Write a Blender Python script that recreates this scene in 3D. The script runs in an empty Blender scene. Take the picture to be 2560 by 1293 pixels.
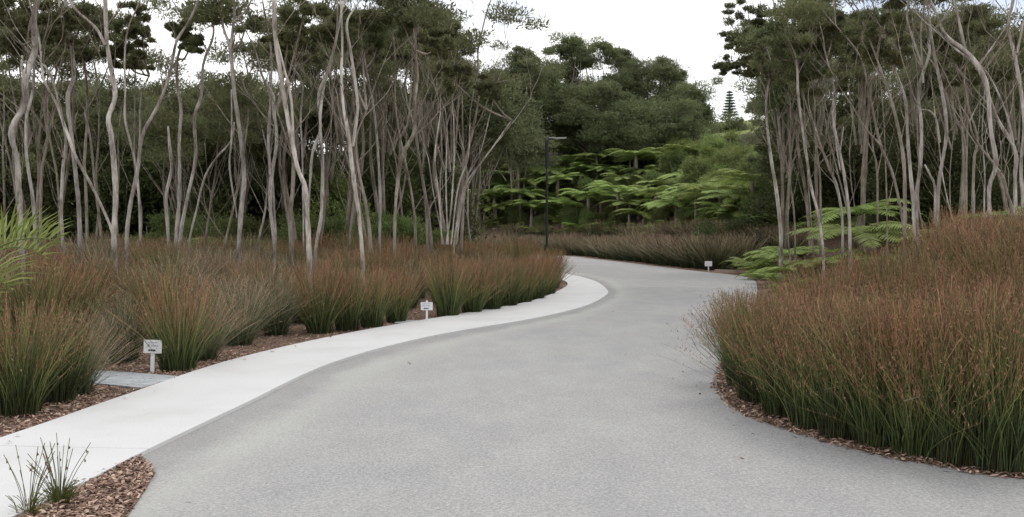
import bpy, math, random
import numpy as np
from mathutils import Vector
from math import radians, sin, cos, pi
rng = np.random.default_rng(7); random.seed(7)
S = bpy.context.scene
# ------------------------------------------------------------------ camera
F = 2400.0; CX = 1280.0; CY = 646.5; EYE = 1.65; HOR = 580.0
PITCH = math.atan((CY-HOR)/F)
cam_d = bpy.data.cameras.new('camera'); cam = bpy.data.objects.new('camera', cam_d)
S.collection.objects.link(cam); S.camera = cam
cam.location = (0, 0, EYE); cam.rotation_euler = (pi/2-PITCH, 0, 0)
cam_d.sensor_width = 36; cam_d.lens = 36*F/2560; cam_d.clip_start = .05; cam_d.clip_end = 2000
# ------------------------------------------------------------------ world, sun, exposure
SUN_EL = radians(58); SUN_AZ = radians(-60)
W = bpy.data.worlds.new('World'); S.world = W; W.use_nodes = True
nt = W.node_tree; nt.nodes.clear()
def N(nt, t, **k):
    n = nt.nodes.new(t)
    for a, b in k.items(): setattr(n, a, b)
    return n
o_ = N(nt, 'ShaderNodeOutputWorld'); bg = N(nt, 'ShaderNodeBackground')
sky = N(nt, 'ShaderNodeTexSky', sky_type='NISHITA', sun_disc=False, sun_elevation=SUN_EL, sun_rotation=SUN_AZ)
tc = N(nt, 'ShaderNodeTexCoord'); mp = N(nt, 'ShaderNodeMapping'); mp.inputs['Scale'].default_value = (1.2, 1.2, 3.2)
mp.inputs['Location'].default_value = (.35, .1, .2)
nz = N(nt, 'ShaderNodeTexNoise'); nz.inputs['Scale'].default_value = 1.7; nz.inputs['Detail'].default_value = 6
cr = N(nt, 'ShaderNodeValToRGB'); cr.color_ramp.elements[0].position = .36; cr.color_ramp.elements[1].position = .56
cr.color_ramp.elements[0].color = (.62,)*3+(1,); cr.color_ramp.elements[1].color = (.97,)*3+(1,)
mx = N(nt, 'ShaderNodeMix', data_type='RGBA'); mx.inputs[7].default_value = (10.7, 10.5, 10.4, 1)
L = nt.links.new
L(tc.outputs['Generated'], mp.inputs['Vector']); L(mp.outputs[0], nz.inputs['Vector']); L(nz.outputs['Fac'], cr.inputs['Fac'])
n2 = N(nt, 'ShaderNodeTexNoise'); n2.inputs['Scale'].default_value = 2.6; n2.inputs['Detail'].default_value = 5; L(mp.outputs[0], n2.inputs['Vector'])
c2 = N(nt, 'ShaderNodeValToRGB'); c2.color_ramp.elements[0].position = .35; c2.color_ramp.elements[1].position = .55
c2.color_ramp.elements[0].color = (.57, .6, .68, 1); c2.color_ramp.elements[1].color = (1, .985, .975, 1); L(n2.outputs['Fac'], c2.inputs['Fac'])
mm = N(nt, 'ShaderNodeMix', data_type='RGBA', blend_type='MULTIPLY'); mm.inputs[0].default_value = 1; mm.inputs[6].default_value = (11, 11, 11, 1); L(c2.outputs['Color'], mm.inputs[7]); L(mm.outputs[2], mx.inputs[7])
L(cr.outputs['Color'], mx.inputs[0]); L(sky.outputs[0], mx.inputs[6]); L(mx.outputs[2], bg.inputs['Color'])
bg.inputs['Strength'].default_value = .12; L(bg.outputs[0], o_.inputs[0])
sd = bpy.data.lights.new('sun', 'SUN'); sun = bpy.data.objects.new('sun', sd); S.collection.objects.link(sun)
sd.energy = 1.0; sd.angle = radians(25); sd.color = (1, .96, .9)
sun.rotation_euler = (pi/2-SUN_EL, 0, SUN_AZ+pi)  # from the left, slightly in front
sun.location = (0, 0, 30)
S.view_settings.view_transform = 'Standard'; S.view_settings.look = 'None'; S.view_settings.gamma = 1
S.view_settings.use_curve_mapping = False; S.view_settings.exposure = .35
S.render.engine = 'CYCLES'
S.cycles.max_bounces = 5; S.cycles.diffuse_bounces = 3; S.cycles.transmission_bounces = 3; S.cycles.transparent_max_bounces = 4
# ------------------------------------------------------------------ geometry helpers
def ray(px, py):
    a = (px-CX)/F; b = -(py-CY)/F
    return np.array([a, cos(PITCH)+b*sin(PITCH), -sin(PITCH)+b*cos(PITCH)])
def P(px, py, d):
    r = ray(px, py); return np.array([0, 0, EYE])+r*(d/r[1])
def G(px, py):
    r = ray(px, py); q = r*(-EYE/r[2]); return (q[0], q[1])
def smooth(t): t = np.clip(t, 0, 1); return t*t*(3-2*t)
def spline(pts, n):
    p = np.array(pts, float); p = np.vstack([2*p[0]-p[1], p, 2*p[-1]-p[-2]])
    seg = len(p)-3; u = np.linspace(0, seg-1e-6, n); i = u.astype(int); t = (u-i)[:, None]
    a, b, c, d = p[i], p[i+1], p[i+2], p[i+3]
    return .5*((2*b)+(c-a)*t+(2*a-5*b+4*c-d)*t**2+(3*b-a-3*c+d)*t**3)
# path and road edges (ground coordinates, from the picture)
PIN = [(-5.4, -1), (-4.6, 3)] + [G(*q) for q in ((0,1105),(300,1000),(600,900),(900,832),(1200,780),(1330,755),(1400,728),(1419,711))] + [(1.6,33),(.95,37),(-.5,43.2),(-3.6,51.3),(-9.2,59),(-20,64.8)]
POUT = [(-3.9,-1), (-3.25,3)] + [G(*q) for q in ((60,1293),(345,1147),(600,1023),(840,910),(1080,845),(1330,801),(1455,771),(1510,745),(1518,728))] + [(2.72,31.9),(2.15,37),(.75,43.5),(-2.5,52),(-8.5,60),(-20,66)]
ROUT = [(16,-4),(11,1.5),(6.2,4.7)] + [G(*q) for q in ((2560,1200),(2400,1175),(2200,1140),(2000,1085),(1850,1030),(1805,985))] + [(2.35,10.9),(3.3,14.2),(5.0,20),(6.9,27),(8.3,33),(8.5,36.5)] + [G(*q) for q in ((1750,679),(1600,661),(1500,649),(1390,639))] + [(-4,74),(-20,79),(-60,84)]
RO = spline(ROUT, 400); PI_ = spline(PIN, 300); PO = spline(POUT, 300)
def sdist(poly, x, y):
    """signed distance to a curve, positive on its right-hand side (seen along its direction)"""
    x = np.atleast_1d(np.asarray(x, float)); y = np.atleast_1d(np.asarray(y, float)); out = np.empty(len(x))
    a = poly[:-1]; b = poly[1:]; ab = b-a; l2 = (ab**2).sum(1)+1e-9
    for s in range(0, len(x), 2000):
        q = np.stack([x[s:s+2000], y[s:s+2000]], 1)[:, None, :]
        t = np.clip(((q-a)*ab).sum(2)/l2, 0, 1); c = a+t[..., None]*ab; d = q-c; dd = np.sqrt((d**2).sum(2))
        k = dd.argmin(1); r = np.arange(len(k)); sg = ab[k, 0]*d[r, k, 1]-ab[k, 1]*d[r, k, 0]
        out[s:s+2000] = dd[r, k]*np.where(sg < 0, 1, -1)
    return out
RO2 = RO[::4]; PI2 = PI_[::4]
def height(x, y):
    x = np.atleast_1d(np.asarray(x, float)); y = np.atleast_1d(np.asarray(y, float))
    s = sdist(RO2, x, y)
    sb = np.maximum(s-.8, 0)
    mound = (.78*smooth((x-2.7)/3.6))*smooth(sb/2)*smooth((24-y)/8)*(x > 0)
    far = smooth((y-30)/22+ np.maximum(x-9, 0)*0.0)
    prof = np.where(sb < 22, .46*sb*smooth(sb/9+.04), 10.12+(sb-22)*.15)
    prof = np.minimum(prof, 17.5+.01*sb)
    left = smooth((x+70)/60)
    bank = prof*far*left
    wav = .12*np.sin(x*.31+1)*np.sin(y*.27)*smooth((np.abs(s)-6)/6)*(s > 0)
    lf = -sdist(PI2, x, y)
    lw = .18*smooth((lf-1.0)/5)*(s < 0)
    return np.where(s > 0, np.maximum(mound, 0)+bank+wav*smooth(sb/4), lw)
def h1(x, y): return float(height(x, y)[0])
COL = S.collection
def link(o, parent=None):
    COL.objects.link(o)
    if parent: o.parent = parent
    return o
def mk(name, v, f, mat, smooth_=False, attrs=None):
    """v Nx3, f list/array of equal sized faces"""
    v = np.asarray(v, np.float32); f = np.asarray(f, np.int32)
    me = bpy.data.meshes.new(name); me.vertices.add(len(v)); me.vertices.foreach_set('co', v.ravel())
    k = f.shape[1]; me.loops.add(f.size); me.loops.foreach_set('vertex_index', f.ravel())
    me.polygons.add(len(f)); me.polygons.foreach_set('loop_start', np.arange(0, f.size, k, dtype=np.int32))
    me.polygons.foreach_set('loop_total', np.full(len(f), k, np.int32))
    me.update(calc_edges=True); me.validate()
    me.polygons.foreach_set('use_smooth', np.full(len(f), bool(smooth_)))
    for n, a in (attrs or {}).items():
        at = me.attributes.new(n, 'FLOAT', 'POINT'); at.data.foreach_set('value', np.asarray(a, np.float32))
    me.materials.append(mat)
    return me
def tag(o, label=None, cat=None, group=None, kind=None):
    if label: o['label'] = label
    if cat: o['category'] = cat
    if group: o['group'] = group
    if kind: o['kind'] = kind
    return o
def obj(name, me, parent=None): return link(bpy.data.objects.new(name, me), parent)
def thing(name, loc, label, cat, group=None, rz=0):
    o = link(bpy.data.objects.new(name, None)); o.location = loc; o.rotation_euler[2] = rz
    o.empty_display_size = .2
    return tag(o, label, cat, group)
def copy_thing(src, label, group=None):
    c = src.copy(); COL.objects.link(c); c['label'] = label
    if group: c['group'] = group
    for ch in src.children:
        d = ch.copy(); COL.objects.link(d); d.parent = c
        for g in ch.children:
            e = g.copy(); COL.objects.link(e); e.parent = d
    return c
class Buf:
    def __init__(s): s.v = []; s.f = []; s.n = 0; s.a = []
    def add(s, v, f, a=None):
        v = np.asarray(v); s.v.append(v); s.f.append(np.asarray(f)+s.n); s.n += len(v)
        s.a.append(np.zeros(len(v)) if a is None else a)
    def mesh(s, name, mat, sm=False, attr=None):
        return mk(name, np.vstack(s.v), np.vstack(s.f), mat, sm, {attr: np.concatenate(s.a)} if attr else None)
def tube(buf, pts, rad, sides=7, n=None, rough=.06, cap=True):
    pts = np.array(pts, float); rad = np.array(rad, float)
    if n is None: n = max(4, len(pts)*3)
    q = spline(np.hstack([pts, rad[:, None]]), n); p = q[:, :3]; r = np.maximum(q[:, 3], .002)
    t = np.gradient(p, axis=0); t /= np.linalg.norm(t, axis=1)[:, None]+1e-9
    ref = np.array([0, 1, 0.]) if abs(t[:, 1]).mean() < .8 else np.array([1., 0, 0])
    a = np.cross(t, ref); a /= np.linalg.norm(a, axis=1)[:, None]+1e-9; b = np.cross(t, a)
    th = np.arange(sides)*2*pi/sides
    rr = r[:, None]*(1+rough*rng.standard_normal((n, sides)))*(1+rough*1.2*rng.standard_normal((n, 1)))
    v = p[:, None, :]+rr[..., None]*(np.cos(th)[None, :, None]*a[:, None, :]+np.sin(th)[None, :, None]*b[:, None, :])
    i, j = np.meshgrid(np.arange(n-1), np.arange(sides), indexing='ij'); j2 = (j+1) % sides
    f = np.stack([i*sides+j, (i+1)*sides+j, (i+1)*sides+j2, i*sides+j2], -1).reshape(-1, 4)
    v = v.reshape(-1, 3)
    if cap:
        v = np.vstack([v, p[-1:]]); k = len(v)-1; m = (n-1)*sides
        f = np.vstack([f, np.array([[m+s_, k, k, m+(s_+1) % sides] for s_ in range(0)]).reshape(-1, 4).astype(int)]) if False else f
        v = v[:-1]
        # close the tip by a small ring
        v2 = p[-1]+(v[m:m+sides]-p[-1])*.05; v = np.vstack([v, v2]); s0 = np.arange(sides)
        f = np.vstack([f, np.stack([m+s0, m+sides+s0, m+sides+(s0+1) % sides, m+(s0+1) % sides], 1)])
    buf.add(v, f)
def box(buf, c, s, rz=0):
    x, y, z = np.array(s)/2
    v = np.array([(i*x, j*y, k*z) for i in (-1, 1) for j in (-1, 1) for k in (-1, 1)], float)
    R = np.array([[cos(rz), -sin(rz), 0], [sin(rz), cos(rz), 0], [0, 0, 1]])
    v = v@R.T+np.array(c)
    f = [(0, 1, 3, 2), (4, 6, 7, 5), (0, 4, 5, 1), (2, 3, 7, 6), (0, 2, 6, 4), (1, 5, 7, 3)]
    buf.add(v, f)
# ------------------------------------------------------------------ materials
def mat(name, build):
    m = bpy.data.materials.new(name); m.use_nodes = True; t = m.node_tree; b = t.nodes['Principled BSDF']
    b.inputs['Roughness'].default_value = .8; b.inputs['Specular IOR Level'].default_value = .25
    build(t, b); return m
def ramp(t, stops, src):
    r = N(t, 'ShaderNodeValToRGB'); e = r.color_ramp.elements
    while len(e) < len(stops): e.new(.5)
    for q, (p, c) in zip(e, stops): q.position = p; q.color = tuple(c)+(1,)
    t.links.new(src, r.inputs['Fac']); return r.outputs['Color']
def noise(t, scale, det=4, coord='Object', sc=(1, 1, 1), rough=.55):
    c = N(t, 'ShaderNodeTexCoord'); m = N(t, 'ShaderNodeMapping'); m.inputs['Scale'].default_value = sc
    n = N(t, 'ShaderNodeTexNoise'); n.inputs['Scale'].default_value = scale; n.inputs['Detail'].default_value = det
    n.inputs['Roughness'].default_value = rough
    t.links.new(c.outputs[coord], m.inputs['Vector']); t.links.new(m.outputs[0], n.inputs['Vector']); return n.outputs['Fac']
def mixc(t, fac, a, b, mode='MIX'):
    m = N(t, 'ShaderNodeMix', data_type='RGBA', blend_type=mode)
    for s, v in ((0, fac), (6, a), (7, b)):
        if isinstance(v, (int, float)): m.inputs[s].default_value = v
        elif isinstance(v, tuple): m.inputs[s].default_value = v+(1,)
        else: t.links.new(v, m.inputs[s])
    return m.outputs[2]
def bump(t, b, h, st, dist=.01):
    n = N(t, 'ShaderNodeBump'); n.inputs['Strength'].default_value = st; n.inputs['Distance'].default_value = dist
    t.links.new(h, n.inputs['Height']); t.links.new(n.outputs[0], b.inputs['Normal'])
def math_(t, op, a, b=None, c=None):
    m = N(t, 'ShaderNodeMath', operation=op)
    for i, v in enumerate((a, b, c)):
        if v is None: continue
        if isinstance(v, (int, float)): m.inputs[i].default_value = v
        else: t.links.new(v, m.inputs[i])
    return m.outputs[0]
def attr(t, n): a = N(t, 'ShaderNodeAttribute', attribute_name=n); return a.outputs['Fac']
def foliage(name, c1, c2, c3, trans=.35, scale=1.2):
    def bd(t, b):
        oi = N(t, 'ShaderNodeObjectInfo').outputs['Random']
        f = attr(t, 'r'); n = noise(t, scale, 3, 'Object')
        k = math_(t, 'ADD', math_(t, 'MULTIPLY', f, .55), math_(t, 'MULTIPLY', n, .55))
        col = ramp(t, [(.2, c1), (.55, c2), (.95, c3)], k)
        hs = N(t, 'ShaderNodeHueSaturation'); t.links.new(col, hs.inputs['Color'])
        t.links.new(math_(t, 'MULTIPLY_ADD', oi, .03, .485), hs.inputs['Hue'])
        t.links.new(math_(t, 'MULTIPLY_ADD', oi, .5, .78), hs.inputs['Value'])
        t.links.new(hs.outputs[0], b.inputs['Base Color']); b.inputs['Roughness'].default_value = .65
        tr = N(t, 'ShaderNodeBsdfTranslucent'); t.links.new(hs.outputs[0], tr.inputs['Color'])
        mx = N(t, 'ShaderNodeMixShader'); mx.inputs[0].default_value = trans
        t.links.new(b.outputs[0], mx.inputs[1]); t.links.new(tr.outputs[0], mx.inputs[2])
        t.links.new(mx.outputs[0], t.nodes['Material Output'].inputs['Surface'])
    return mat(name, bd)
M = {}
M['kanuka'] = foliage('kanuka_foliage', (.075, .088, .04), (.15, .165, .075), (.28, .28, .14))
M['kanuka_far'] = foliage('far_foliage', (.08, .096, .046), (.15, .172, .08), (.26, .275, .14))
M['shrub'] = foliage('shrub_foliage', (.04, .05, .02), (.075, .092, .034), (.13, .155, .055), .3)
M['bright'] = foliage('bright_foliage', (.13, .165, .05), (.2, .25, .08), (.3, .35, .12), .35)
M['fern'] = foliage('fern_fronds', (.17, .225, .06), (.25, .325, .09), (.36, .44, .15), .35, .8)
M['palm'] = foliage('palm_leaflets', (.13, .18, .045), (.22, .28, .075), (.34, .38, .14), .3)
M['deadfrond'] = foliage('dead_fronds', (.06, .035, .02), (.10, .06, .035), (.16, .10, .06), .1)
M['grass'] = foliage('thin_rush', (.12, .14, .04), (.19, .21, .06), (.28, .27, .12), .2)
M['conifer'] = foliage('conifer', (.03, .05, .035), (.045, .07, .05), (.07, .1, .07), .1)
def rushmat(name, cols):
    def bd(t, b):
        tt = attr(t, 't'); r = attr(t, 'r'); oi = N(t, 'ShaderNodeObjectInfo').outputs['Random']
        k = math_(t, 'ADD', tt, math_(t, 'MULTIPLY', math_(t, 'SUBTRACT', r, .5), .5))
        k = math_(t, 'ADD', k, math_(t, 'MULTIPLY', math_(t, 'SUBTRACT', oi, .5), .34))
        col = ramp(t, cols, k)
        v = math_(t, 'MULTIPLY_ADD', math_(t, 'FRACT', math_(t, 'MULTIPLY', r, 17.3)), 1.35, .33)
        hs = N(t, 'ShaderNodeHueSaturation'); t.links.new(col, hs.inputs['Color']); t.links.new(v, hs.inputs['Value'])
        t.links.new(math_(t, 'MULTIPLY_ADD', math_(t, 'FRACT', math_(t, 'MULTIPLY', oi, 7.7)), .02, .49), hs.inputs['Hue'])
        t.links.new(hs.outputs[0], b.inputs['Base Color']); b.inputs['Roughness'].default_value = .55
    return mat(name, bd)
M['rush'] = rushmat('rush_stems', [(0, (.05, .05, .024)), (.12, (.042, .058, .022)), (.42, (.08, .105, .034)), (.70, (.15, .165, .056)), (.90, (.20, .16, .07)), (1.0, (.29, .145, .085))])
M['rushgreen'] = rushmat('grey_green_rush_stems', [(0, (.05, .058, .03)), (.15, (.06, .078, .036)), (.55, (.125, .14, .07)), (.8, (.20, .19, .11)), (1, (.34, .27, .18))])
M['rushfar'] = rushmat('far_rush_stems', [(0, (.04, .05, .022)), (.3, (.05, .068, .028)), (.55, (.09, .10, .045)), (.8, (.17, .15, .085)), (1, (.27, .21, .14))])
def seedbd(t, b):
    r = attr(t, 'r')
    t.links.new(ramp(t, [(0, (.12, .06, .035)), (.6, (.25, .125, .07)), (1, (.38, .24, .15))], r), b.inputs['Base Color'])
M['seed'] = mat('rush_seed_heads', seedbd)
def barkbd(lo, mid, hi):
    def bd(t, b):
        n = noise(t, 5, 6, 'Object', (1, 1, .28), .65); n2 = noise(t, 1.3, 3); n3 = noise(t, 42, 3, 'Object', (1, 1, .12))
        k = math_(t, 'ADD', math_(t, 'MULTIPLY', n, .5), math_(t, 'ADD', math_(t, 'MULTIPLY', n2, .25), math_(t, 'MULTIPLY', n3, .25)))
        c = ramp(t, [(.40, lo), (.49, mid), (.58, hi)], k)
        oi = N(t, 'ShaderNodeObjectInfo').outputs['Random']
        hs = N(t, 'ShaderNodeHueSaturation'); t.links.new(c, hs.inputs['Color'])
        t.links.new(math_(t, 'MULTIPLY_ADD', oi, .35, .82), hs.inputs['Value'])
        t.links.new(hs.outputs[0], b.inputs['Base Color']); bump(t, b, n3, .8, .02); b.inputs['Roughness'].default_value = .9
    return bd
M['bark'] = mat('pale_bark', barkbd((.15, .125, .10), (.34, .305, .265), (.56, .52, .465)))
M['bark2'] = mat('brown_bark', barkbd((.11, .088, .065), (.23, .195, .155), (.36, .315, .265)))
def roadbd(t, b):
    u = attr(t, 'u')
    fine = noise(t, 45, 6, 'Object', (1, 1, 1), .85); mid = noise(t, 2.2, 5, 'Object', (1, .5, 1)); big = noise(t, .35, 4); grit = noise(t, 260, 2)
    base = ramp(t, [(.36, (.13, .13, .127)), (.49, (.285, .283, .275)), (.62, (.47, .465, .45))], math_(t, 'ADD', math_(t, 'MULTIPLY', fine, .6), math_(t, 'MULTIPLY', grit, .4)))
    c = mixc(t, .6, base, ramp(t, [(.3, (.42, .42, .43)), (.7, (.58, .585, .575))], mid), 'SOFT_LIGHT')
    c = mixc(t, .5, c, ramp(t, [(.35, (.44, .43, .46)), (.65, (.56, .565, .54))], big), 'SOFT_LIGHT')
    uu = math_(t, 'ADD', u, math_(t, 'MULTIPLY', math_(t, 'SUBTRACT', mid, .5), .35))
    dust = ramp(t, [(0, (.1,)*3), (.14, (.0,)*3), (.30, (.75,)*3), (.42, (.35,)*3), (.62, (0, 0, 0))], math_(t, 'DIVIDE', uu, 2.0))
    c = mixc(t, math_(t, 'MULTIPLY', dust, .42), c, (.45, .45, .405))
    dk = ramp(t, [(0, (.55,)*3), (.10, (.4,)*3), (.2, (0, 0, 0))], math_(t, 'DIVIDE', uu, 2.0))
    c = mixc(t, math_(t, 'MULTIPLY', dk, .6), c, (.17, .17, .165))
    t.links.new(c, b.inputs['Base Color']); bump(t, b, fine, .5, .006); b.inputs['Roughness'].default_value = .85
M['road'] = mat('road_chip_seal', roadbd)
def concbd(t, b):
    n = noise(t, 1.1, 6); f = noise(t, 60, 4, rough=.7)
    c = mixc(t, .5, ramp(t, [(.3, (.45, .45, .44)), (.5, (.54, .54, .535)), (.7, (.58, .58, .575))], n), ramp(t, [(.3, (.43, .43, .42)), (.6, (.57, .57, .565))], f))
    t.links.new(c, b.inputs['Base Color']); bump(t, b, f, .15, .003); b.inputs['Roughness'].default_value = .75
M['concrete'] = mat('pale_concrete', concbd)
def slabbd(t, b):
    n = noise(t, 3.5, 6, 'Object', (1, 2.5, 1), .7)
    t.links.new(ramp(t, [(.35, (.26, .28, .29)), (.5, (.33, .35, .36)), (.65, (.42, .44, .45))], n), b.inputs['Base Color'])
M['slab'] = mat('grey_slab', slabbd)
def mulchbd(t, b):
    c = N(t, 'ShaderNodeTexCoord'); v = N(t, 'ShaderNodeTexVoronoi'); v.inputs['Scale'].default_value = 55
    nn = N(t, 'ShaderNodeTexNoise'); nn.inputs['Scale'].default_value = 9; mxv = N(t, 'ShaderNodeMix', data_type='RGBA'); mxv.inputs[0].default_value = .12
    t.links.new(c.outputs['Object'], nn.inputs['Vector']); t.links.new(c.outputs['Object'], mxv.inputs[6]); t.links.new(nn.outputs['Color'], mxv.inputs[7])
    t.links.new(mxv.outputs[2], v.inputs['Vector'])
    sx = N(t, 'ShaderNodeSeparateColor'); t.links.new(v.outputs['Color'], sx.inputs[0])
    col = ramp(t, [(0, (.06, .036, .025)), (.4, (.16, .10, .072)), (.75, (.27, .18, .13)), (1, (.42, .31, .23))], sx.outputs[0])
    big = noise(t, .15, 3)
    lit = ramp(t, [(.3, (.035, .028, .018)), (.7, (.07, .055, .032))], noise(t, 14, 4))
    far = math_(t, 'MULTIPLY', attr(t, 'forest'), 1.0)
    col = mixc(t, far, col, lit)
    gr = ramp(t, [(.35, (.15, .18, .055)), (.65, (.26, .28, .10))], noise(t, .6, 6))
    col = mixc(t, attr(t, 'grass'), col, gr)
    t.links.new(col, b.inputs['Base Color']); bump(t, b, v.outputs['Distance'], 1, .03); b.inputs['Roughness'].default_value = .95
M['ground'] = mat('ground_bark_mulch', mulchbd)
def chipbd(t, b):
    t.links.new(ramp(t, [(0, (.08, .045, .032)), (.35, (.20, .125, .09)), (.7, (.33, .225, .17)), (1, (.52, .39, .30))], attr(t, 'r')), b.inputs['Base Color'])
    b.inputs['Roughness'].default_value = .9
M['chip'] = mat('bark_chips', chipbd)
def plain(name, c, r=.5, metal=0):
    def bd(t, b):
        n = noise(t, 12, 4); t.links.new(ramp(t, [(.3, tuple(x*.85 for x in c)), (.7, c)], n), b.inputs['Base Color'])
        b.inputs['Roughness'].default_value = r; b.inputs['Metallic'].default_value = metal
    return mat(name, bd)
M['white'] = plain('white_paint', (.78, .78, .78), .45)
M['ink'] = plain('dark_print', (.05, .055, .09), .6)
M['ink2'] = plain('pale_print', (.42, .43, .50), .6)
M['pole'] = plain('dark_pole', (.022, .023, .026), .45)
M['lumin'] = plain('pale_metal', (.45, .47, .45), .4)
M['kerbm'] = plain('pink_edging', (.42, .32, .27), .8)
M['rockm'] = plain('pale_rock', (.62, .58, .54), .9)
M['deadwood'] = plain('dry_twig', (.42, .37, .31), .9)
# ------------------------------------------------------------------ setting: ground, road, footpath, sky is the world
gx = np.concatenate([np.linspace(-400, -60, 18)[:-1], np.linspace(-60, -20, 41)[:-1], np.linspace(-20, 24, 121)[:-1], np.linspace(24, 90, 67)[:-1], np.linspace(90, 400, 18)])
gy = np.concatenate([np.linspace(-60, 3, 10)[:-1], np.linspace(3, 26, 70)[:-1], np.linspace(26, 130, 105)[:-1], np.linspace(130, 700, 30)])
XX, YY = np.meshgrid(gx, gy); hx = height(XX.ravel(), YY.ravel())
nx_, ny_ = len(gx), len(gy)
I, J = np.meshgrid(np.arange(nx_-1), np.arange(ny_-1)); k0 = (J*nx_+I).ravel()
fl = -sdist(PI2, XX.ravel(), YY.ravel()); sr = sdist(RO2, XX.ravel(), YY.ravel())
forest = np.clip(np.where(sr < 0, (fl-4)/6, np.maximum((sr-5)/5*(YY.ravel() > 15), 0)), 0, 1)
grass = np.where(sr > 0, smooth((sr-21)/5), 0)*smooth((YY.ravel()-55)/12)
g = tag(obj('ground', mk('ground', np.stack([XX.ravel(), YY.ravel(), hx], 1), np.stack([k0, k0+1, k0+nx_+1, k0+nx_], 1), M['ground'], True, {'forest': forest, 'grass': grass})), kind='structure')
# road: strips from the footpath edge to the outer edge
n = 300
Lc = spline(POUT+[(-60, 74)], n); Rc = spline(ROUT[:], n)
# re-time the outer edge so the cross lines stay tidy
def arcpar(c, keys, n):
    d = np.r_[0, np.cumsum(np.linalg.norm(np.diff(c, axis=0), axis=1))]
    ks = []
    for q in keys: ks.append(d[np.linalg.norm(c-np.array(q), axis=1).argmin()])
    u = np.interp(np.linspace(0, len(ks)-1, n), range(len(ks)), ks)
    return np.stack([np.interp(u, d, c[:, 0]), np.interp(u, d, c[:, 1])], 1)
Lr = arcpar(spline(POUT+[(-60, 74)], 900), [(-3.9,-1), (-3.25,3), G(60,1293), G(345,1147), G(840,910), G(1330,801), G(1518,728), (2.15,37), (-2.5,52), (-20,66), (-60,74)], n)
Rr = arcpar(spline(ROUT, 900), [(16,-4), (11,1.5), (6.2,4.7), G(2400,1175), (2.35,10.9), (5,20), (8.3,33), (8.5,36.5), G(1500,649), (-20,79), (-60,84)], n)
offs = [0, .12, .3, .5, .8, 1.2, 1.7, 2.4]
D = Rr-Lr; W_ = np.linalg.norm(D, axis=1); Dn = D/W_[:, None]
cols = [Lr-Dn*.3]+[Lr+Dn*o for o in offs[1:]]+[Lr+Dn*(2.4+(W_-2.4)*q)[:, None] for q in (.25, .5, .75, 1)]
us = [0]+offs[1:]+[3, 4, 5, 6]
V = np.zeros((n, len(cols), 3)); U = np.zeros((n, len(cols)))
for j, c in enumerate(cols): V[:, j, :2] = c; V[:, j, 2] = .004; U[:, j] = us[j]
I, J = np.meshgrid(np.arange(n-1), np.arange(len(cols)-1), indexing='ij'); q = len(cols)
tag(obj('road', mk('road', V.reshape(-1, 3), np.stack([I*q+J, I*q+J+1, (I+1)*q+J+1, (I+1)*q+J], -1).reshape(-1, 4), M['road'], False, {'u': U.ravel()})), kind='structure')
# footpath slab, with saw-cut joints as real gaps
Pi = arcpar(spline(PIN, 900), [PIN[0], PIN[-1]], 420); PD = spline(POUT, 4000)
Po = np.array([PD[np.linalg.norm(PD-q, axis=1).argmin()] for q in Pi])
ctr = (Pi+Po)/2; arc = np.r_[0, np.cumsum(np.linalg.norm(np.diff(ctr, axis=0), axis=1)+1e-6)]
jl = np.linalg.norm(ctr-(np.array(G(0, 1128))+np.array(G(345, 1143)))/2, axis=1).argmin()
joints = [arc[jl]+6.0*k for k in range(0, 14)]
fb = Buf(); a0 = 0
cuts = [0]+[j for j in joints if 0 < j < arc[-1]]+[arc[-1]]
for a, b_ in zip(cuts[:-1], cuts[1:]):
    u = np.linspace(a+.003, b_-.003, 60)
    ii = [np.interp(u, arc, Pi[:, k]) for k in (0, 1)]; oo = [np.interp(u, arc, Po[:, k]) for k in (0, 1)]
    z = np.full(len(u), .035)
    rows = [np.stack([ii[0], ii[1], z-.08], 1), np.stack([ii[0], ii[1], z], 1), np.stack([oo[0], oo[1], z], 1), np.stack([oo[0], oo[1], z-.08], 1)]
    v = np.stack(rows, 1).reshape(-1, 3); m = len(u)
    I, J = np.meshgrid(np.arange(m-1), np.arange(3), indexing='ij')
    fb.add(v, np.stack([I*4+J, I*4+J+1, (I+1)*4+J+1, (I+1)*4+J], -1).reshape(-1, 4))
    fb.add(v[[0, 1, 2, 3]], [[3, 2, 1, 0]]); fb.add(v[[-4, -3, -2, -1]], [[0, 1, 2, 3]])
tag(obj('footpath', fb.mesh('footpath', M['concrete'])), kind='structure')
# mulch wedge between footpath and road, bottom left
wedge = [G(352, 1140), G(388, 1186), G(366, 1225), G(320, 1293), (-2.2, 4.0), (-2.5, 2.5), (-3.6, 2.5), (-3.3, 4.0), G(30, 1293), G(190, 1215)]
def poly_in(pl, x, y):
    c = False; k = len(pl)
    for i in range(k):
        (x1, y1), (x2, y2) = pl[i], pl[i-1]
        if (y1 > y) != (y2 > y) and x < (x2-x1)*(y-y1)/(y2-y1)+x1: c = not c
    return c
from mathutils.geometry import tessellate_polygon
tri = tessellate_polygon([[Vector((a, b, 0)) for a, b in wedge]])
tag(obj('mulch_bed', mk('mulch_bed', [(a, b, .010) for a, b in wedge], tri, M['ground'], False, {'forest': [0]*len(wedge), 'grass': [0]*len(wedge)})), kind='structure')
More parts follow.
